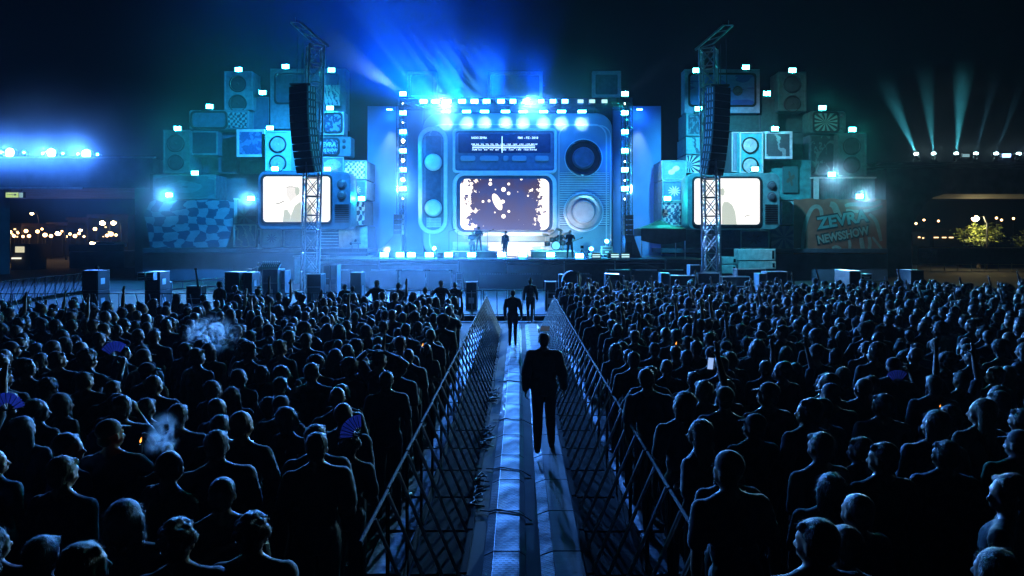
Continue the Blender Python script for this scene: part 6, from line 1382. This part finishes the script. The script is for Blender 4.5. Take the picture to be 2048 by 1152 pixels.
def fan(px, py, d, r, a0, a1, label, tilt=0.):
    c = P(px,py,d); t = thing('hand_fan', label, 'fan', c); n = 16; vs = []; fs = []
    for i in range(n*2+1):
        a = a0+(a1-a0)*i/(n*2); dy = .010 if i % 2 else -.010
        for rr in (.42,1.): vs.append((c.x+math.cos(a)*r*rr, c.y+dy*rr+math.cos(a)*tilt*r*rr, c.z+math.sin(a)*r*rr))
    for i in range(n*2): fs.append((2*i,2*i+1,2*i+3,2*i+2))
    b = MB(); b.add(vs, fs); b.build('leaf', FANM, t)
    b = MB()
    for i in range(0,n*2+1,4):
        a = a0+(a1-a0)*i/(n*2); b.tube(c, (c.x+math.cos(a)*r*.98, c.y-.016+math.cos(a)*tilt*r, c.z+math.sin(a)*r*.98), .003, n=5)
    b.build('ribs', BLACK, t)
fan(14, 822, 5.7, .15, .25, 2.9, 'purple-blue folding fan held open at far left'); fan(723, 872, 5.2, .16, 1.55, 3.25, 'purple folding fan open beside a short-haired head, left crowd'); fan(232, 716, 9.2, .22, .9, 2.6, 'dim purple folding fan in the middle of the left crowd'); fan(1795, 770, 7.0, .15, .9, 2.4, 'dim folding fan behind the right crowd heads')
def phone(px, py, d, w, h, label, m=None, ang=0.):
    c = P(px,py,d); t = thing('phone', label, 'phone', c); t.rotation_euler = (0,ang,0); b = MB(); b.box(-w/2,w/2,-.004,.004,-h/2,h/2); b.build('case', BLACK, t, bevel=.002, origin=(0,0,0)); b = MB(); b.box(-w/2+.004,w/2-.004,-.0062,-.0042,-h/2+.006,h/2-.006); b.build('screen', m or emis('phone_screen', (.35,.55,1.), .9), t, origin=(0,0,0))
phone(1421, 727, 8.6, .075, .15, 'phone with a bright screen held up in the right crowd', ang=.1); phone(1090, 657, 17, .22, .12, 'tablet with pale screen edge held up by the right barrier', emis('tablet_screen', (.3,.4,.6), .12)); phone(1415, 650, 13, .08, .15, 'small lit phone amid distant right crowd heads')
FLM = emis('flame', (1.,.30,.05), 3.)
for px,py,d,lab in ((845,691,9.8,'lighter flame glowing in the middle of the left crowd'),(281,883,5.4,'lighter flame by the capped smoker at left'),(1352,688,9.8,'orange lighter flame in the right crowd'),(1880,813,7,'tiny orange cigarette glow at far right')):
    c = P(px,py,d); t = thing('lighter', lab, 'lighter', c); s = .35 if 'tiny' in lab else .6
    b = MB(); b.box(c.x-.012,c.x+.012,d-.006,d+.006,c.z-.085,c.z-.022); b.build('case', DARK, t); b = MB(); b.lathe([(.001,-.018*s),(.012*s,0),(.010*s,.02*s),(.001,.055*s)], c, (.25,0,1), 10); b.build('flame', FLM, t, smooth=True)
# ---------------------------------------------------------------- smoke
def smoke(px, py, d, rx, rz_, dens, label, seed):
    c = P(px,py,d); b = MB(); b.sphere((0,0,0), (rx,.22,rz_), 20, 12)
    m = bpy.data.materials.new('cigarette_smoke'); m.use_nodes = True; nt = m.node_tree; nt.nodes.clear(); o_ = nt.nodes.new('ShaderNodeOutputMaterial'); v_ = nt.nodes.new('ShaderNodeVolumePrincipled'); v_.inputs['Color'].default_value = (.9,.92,.95,1); v_.inputs['Anisotropy'].default_value = .5
    tc = nt.nodes.new('ShaderNodeTexCoord'); n = nt.nodes.new('ShaderNodeTexNoise'); n.inputs['Scale'].default_value = 5; n.inputs['Detail'].default_value = 6; n.inputs['Distortion'].default_value = 2.2; n.noise_dimensions = '4D'; n.inputs['W'].default_value = seed
    nt.links.new(tc.outputs['Object'], n.inputs['Vector']); r = nt.nodes.new('ShaderNodeMapRange'); r.inputs[1].default_value = .5; r.inputs[2].default_value = .72; r.inputs[3].default_value = 0; r.inputs[4].default_value = dens; nt.links.new(n.outputs['Fac'], r.inputs[0])
    gr = nt.nodes.new('ShaderNodeVectorMath'); gr.operation = 'DIVIDE'; nt.links.new(tc.outputs['Object'], gr.inputs[0]); gr.inputs[1].default_value = (rx,.22,rz_); ln = nt.nodes.new('ShaderNodeVectorMath'); ln.operation = 'LENGTH'; nt.links.new(gr.outputs[0], ln.inputs[0]); fo = nt.nodes.new('ShaderNodeMapRange'); fo.interpolation_type = 'SMOOTHERSTEP'; fo.inputs[1].default_value = 1.; fo.inputs[2].default_value = .0; nt.links.new(ln.outputs['Value'], fo.inputs[0])
    mu = nt.nodes.new('ShaderNodeMath'); mu.operation = 'MULTIPLY'; nt.links.new(r.outputs[0], mu.inputs[0]); nt.links.new(fo.outputs[0], mu.inputs[1]); nt.links.new(mu.outputs[0], v_.inputs['Density']); nt.links.new(v_.outputs[0], o_.inputs['Volume'])
    o = b.build('smoke', m, None, origin=c) if False else b.build('smoke', m); o.location = c; tag(o, label, 'smoke', kind='stuff')
smoke(424, 672, 11, .52, .40, 17., 'curling cigarette smoke puff above the left crowd', 1.); smoke(325, 872, 5.2, .11, .20, 30., 'small column of cigarette smoke in the left foreground', 5.)
# ---------------------------------------------------------------- lights of the show (most sit at lamps built above; some are added without a fixture)
BLUE = (.0,.13,1.0); AZURE = (.0,.36,1.0); TEAL = (.08,.72,.85)
# washes on the radio and the wings from the top truss
for px, tx, col, e in ((850,862,(.01,.30,1.),640),(910,915,(.01,.27,1.),560),(1000,1010,(.0,.17,1.),560),(1070,1060,(.0,.15,1.),560),(1140,1140,(.0,.12,1.),520),(1205,1200,(.0,.10,1.),460)):
    light('SPOT', 'radio_wash', (X(px,50.2), 48.6, Z(207,50.2)), e, col, (X(tx,54), 54, 6.5), .2, 80, .9)
# white-hot downlights on the radio's top edge
for px in (892,933,969,1011,1046,1087,1123,1164):
    light('SPOT', 'top_light', (X(px,51.5), 51.75, Z(223,51.5)), 750, (.45,.85,1.), (X(px,54), 54.05, Z(247,54)), .06, 32, .9)
# side washes from the lamp columns
for px, tx, col, e in ((806,795,AZURE,1500),(1250,1270,BLUE,1300)):
    light('SPOT', 'wing_wash', (X(px,52), 51.6, Z(265,52)), e, col, (X(tx,56.5), 56.5, 6.), .2, 120, .7)
# stage-floor lamps lighting the bottom of the radio and the deck
for px in (800,860,925,1110,1190):
    light('SPOT', 'floor_wash', (X(px,47.), 46.9, SZ+.45), 1300, (.10,.60,.95), (X(px,54), 54, 3.4), .15, 110, .8)
light('SPOT', 'dial_light', (X(1120,47), 47.2, SZ+.6), 1500, (1.,.60,.62), (X(1160,54), 54, Z(430,54)), .1, 24, .9)
light('SPOT', 'fill_glow', (X(775,48), 47.6, SZ+.4), 1100, (.85,.95,.80), (X(776,56), 56.4, Z(470,56)), .1, 34, .9)
light('SPOT', 'step_light', (X(1020,48), 48, SZ+.5), 2600, (1.,.90,.66), (X(1020,54), 54, 2.4), .1, 90, .9)
# added floods brightening the two stacks, behind the tower heads with no fixture there
for s, px, tx, e, col in ((-1,631,640,19000,(.03,.36,1.)),(1,1417,1430,15000,(.05,.58,.95)),(-1,640,430,17000,(.02,.36,1.)),(1,1410,1660,3600,(.55,.55,.52))):
    light('SPOT', 'added_stack_flood', (X(px,42), 43.6, 13.9), e, col, (X(tx,54), 54, 7.), .2, 75, .8)
for px, tx, e in ((806,714,3200),(1250,1348,2600)):
    light('SPOT', 'column_flood', (X(px,52), 50.5, Z(300,52)), e, (.55,.85,1.), (X(tx,52.8), 52.8, Z(370,52.8)), .1, 55, .7)
# back lights sweeping the crowd from the lamp columns and the low lamps of the stacks
for i, px in enumerate((895,1052)):
    light('SPOT', 'crowd_light', (X(px,50), 49.75, Z(202,50)), 30000, (.06,.26,1.), ((-9,9)[i], 19, -4.), .25, 60, .5)
for px, py, d, e, col, tx in ((806,377.5,51.6,100000,(.08,.30,1.),-8),(1250,377.5,51.6,98000,(.16,.44,1.),9),(502,397,51.6,14000,(.14,.42,1.),-8),(338,390,52.9,9000,(.12,.42,1.),-12),(1664,348.5,52.2,12000,(.34,.68,1.),9),(1719.5,393,52.2,12000,(.34,.68,1.),13)):
    light('SPOT', 'crowd_rim_light', (X(px,d), d-.3, Z(py,d)), e, col, (tx, 14, .8), .12, 58, .6)
for k, px in enumerate((847,871,895,924,949,973,1002,1026,1052)):
    light('SPOT', 'sky_beam', (X(px,50), 49.7, Z(201,50)), (45000,45000,45000,42000,40000,36000,32000,28000,20000)[k], (.12,.5,1.), (X(px,50)-5.2-.06*k, 47., Z(201,50)+7.), .04, 8.5, .6)
for px, e, tx in ((847,110000,-24.),(871,125000,-17.),(924,110000,-11.),(1000,60000,-5.),(1080,22000,-1.)):
    light('SPOT', 'sky_wash', (X(px,50), 49.6, Z(204,50)), e, (.0,.06,1.), (tx, 46.5, 25.), .3, 75, 1.)
for px, tx, e in ((806,631,30000),(1250,1417,20000)):
    light('SPOT', 'tower_light', (X(px,52), 51.7, Z(187,52)), e, (.25,.55,1.), (X(tx,42), 42, 15.5), .1, 16, .8)
for px in (20,103,173):
    light('SPOT', 'roof_light', (X(px,61), 60.4, Z(306,61)), 13000, (.05,.22,1.), (X(px,61)+3, 40, 3.), .25, 120, .8)

# ---------------------------------------------------------------- stage smoke: drifting clouds lit by the lamps
def cloud(c, r, dens, label, seed, lo=.35, hi=.75, sc=.16, g=.45):
    b = MB(); b.sphere((0,0,0), r, 24, 14)
    m = bpy.data.materials.new('stage_smoke'); m.use_nodes = True; nt = m.node_tree; nt.nodes.clear(); o_ = nt.nodes.new('ShaderNodeOutputMaterial'); v_ = nt.nodes.new('ShaderNodeVolumePrincipled')
    v_.inputs['Color'].default_value = (.85,.9,.95,1); v_.inputs['Anisotropy'].default_value = g
    tc = nt.nodes.new('ShaderNodeTexCoord'); n = nt.nodes.new('ShaderNodeTexNoise'); n.inputs['Scale'].default_value = sc; n.inputs['Detail'].default_value = 4; n.inputs['Distortion'].default_value = .6; n.noise_dimensions = '4D'; n.inputs['W'].default_value = seed
    nt.links.new(tc.outputs['Object'], n.inputs['Vector']); q = nt.nodes.new('ShaderNodeMapRange'); q.inputs[1].default_value = lo; q.inputs[2].default_value = hi; q.inputs[3].default_value = .25; q.inputs[4].default_value = 1.; nt.links.new(n.outputs['Fac'], q.inputs[0])
    dv = nt.nodes.new('ShaderNodeVectorMath'); dv.operation = 'DIVIDE'; nt.links.new(tc.outputs['Object'], dv.inputs[0]); dv.inputs[1].default_value = r; ln = nt.nodes.new('ShaderNodeVectorMath'); ln.operation = 'LENGTH'; nt.links.new(dv.outputs[0], ln.inputs[0])
    fo = nt.nodes.new('ShaderNodeMapRange'); fo.interpolation_type = 'SMOOTHSTEP'; fo.inputs[1].default_value = 1.; fo.inputs[2].default_value = .25; fo.inputs[3].default_value = 0; fo.inputs[4].default_value = dens; nt.links.new(ln.outputs['Value'], fo.inputs[0])
    mu = nt.nodes.new('ShaderNodeMath'); mu.operation = 'MULTIPLY'; nt.links.new(q.outputs[0], mu.inputs[0]); nt.links.new(fo.outputs[0], mu.inputs[1]); nt.links.new(mu.outputs[0], v_.inputs['Density']); nt.links.new(v_.outputs[0], o_.inputs['Volume'])
    o = b.build('smoke', m); o.location = c; tag(o, label, 'smoke', kind='stuff')
cloud((-10.0, 47.5, 17.), (20, 5.5, 15), .015, 'blue lit smoke plume rising above the left half of the stage', 2., sc=.10)
cloud((-3., 48.6, 13.6), (12, 2.2, 4.5), .06, 'bright smoke around the lamp row on the top truss', 5.)
cloud((-4., 46.2, 2.6), (15, 2.2, 3.6), .006, 'pale smoke drifting over the stage front', 7.)
cloud((-25., 51., 7.), (13, 3.5, 9), .026, 'thin smoke before the left stack', 11.)
cloud((24., 51., 7.), (13, 3.5, 9), .011, 'faint smoke before the right stack', 13.)
cloud((X(110,59),58., Z(310,59)), (14, 3.5, 8), .04, 'blue smoke around the left building roof lamps', 17.)
cloud((X(1910,60),60., Z(270,60)), (12, 3.5, 7), .04, 'thin smoke over the right building roof beams', 19.)
cloud((-8., 36., 1.8), (12, 9, 3.4), .02, 'low blue haze lying over the pit at the walkway end', 23.)
# ---------------------------------------------------------------- haze and night sky
hb = MB(); hb.box(-325, 325, -35, 565, -1.3, 33)
hm = bpy.data.materials.new('stage_haze'); hm.use_nodes = True; nt = hm.node_tree; nt.nodes.clear()
o_ = nt.nodes.new('ShaderNodeOutputMaterial'); v_ = nt.nodes.new('ShaderNodeVolumePrincipled')
v_.inputs['Color'].default_value = (.82,.88,.95,1); v_.inputs['Density'].default_value = .00013; v_.inputs['Anisotropy'].default_value = .45
nt.links.new(v_.outputs[0], o_.inputs['Volume'])
tag(hb.build('haze', hm), kind='stuff')
w = bpy.data.worlds.new('World'); SC.world = w; w.use_nodes = True
nt = w.node_tree; bg = nt.nodes['Background']; sky = nt.nodes.new('ShaderNodeTexSky'); sky.sky_type = 'NISHITA'; sky.sun_disc = False
sky.sun_elevation = math.radians(-9); sky.sun_rotation = math.radians(150)
nt.links.new(sky.outputs[0], bg.inputs[0]); bg.inputs[1].default_value = .003

# ---------------------------------------------------------------- camera
cam = bpy.data.cameras.new('camera'); co = bpy.data.objects.new('camera', cam); COL.objects.link(co)
co.location = (0, 0, H); co.rotation_euler = (PI/2, 0, 0)
cam.sensor_width = 36; cam.lens = F/2048*36; cam.shift_x = (1024-CX)/2048; cam.shift_y = -(576-CY)/2048
cam.clip_start = .1; cam.clip_end = 2000
SC.camera = co
SC.view_settings.view_transform = 'Standard'; SC.view_settings.look = 'None'; SC.view_settings.exposure = 0; SC.view_settings.gamma = 1
SC.render.engine = 'CYCLES'
cy = SC.cycles
cy.use_denoising = True; cy.denoiser = 'OPENIMAGEDENOISE'; cy.denoising_input_passes = 'RGB_ALBEDO_NORMAL'; cy.use_light_tree = True
cy.max_bounces = 3; cy.diffuse_bounces = 0; cy.glossy_bounces = 1; cy.transmission_bounces = 2; cy.volume_bounces = 0
cy.sample_clamp_indirect = 4.; cy.use_adaptive_sampling = True; cy.adaptive_threshold = .01
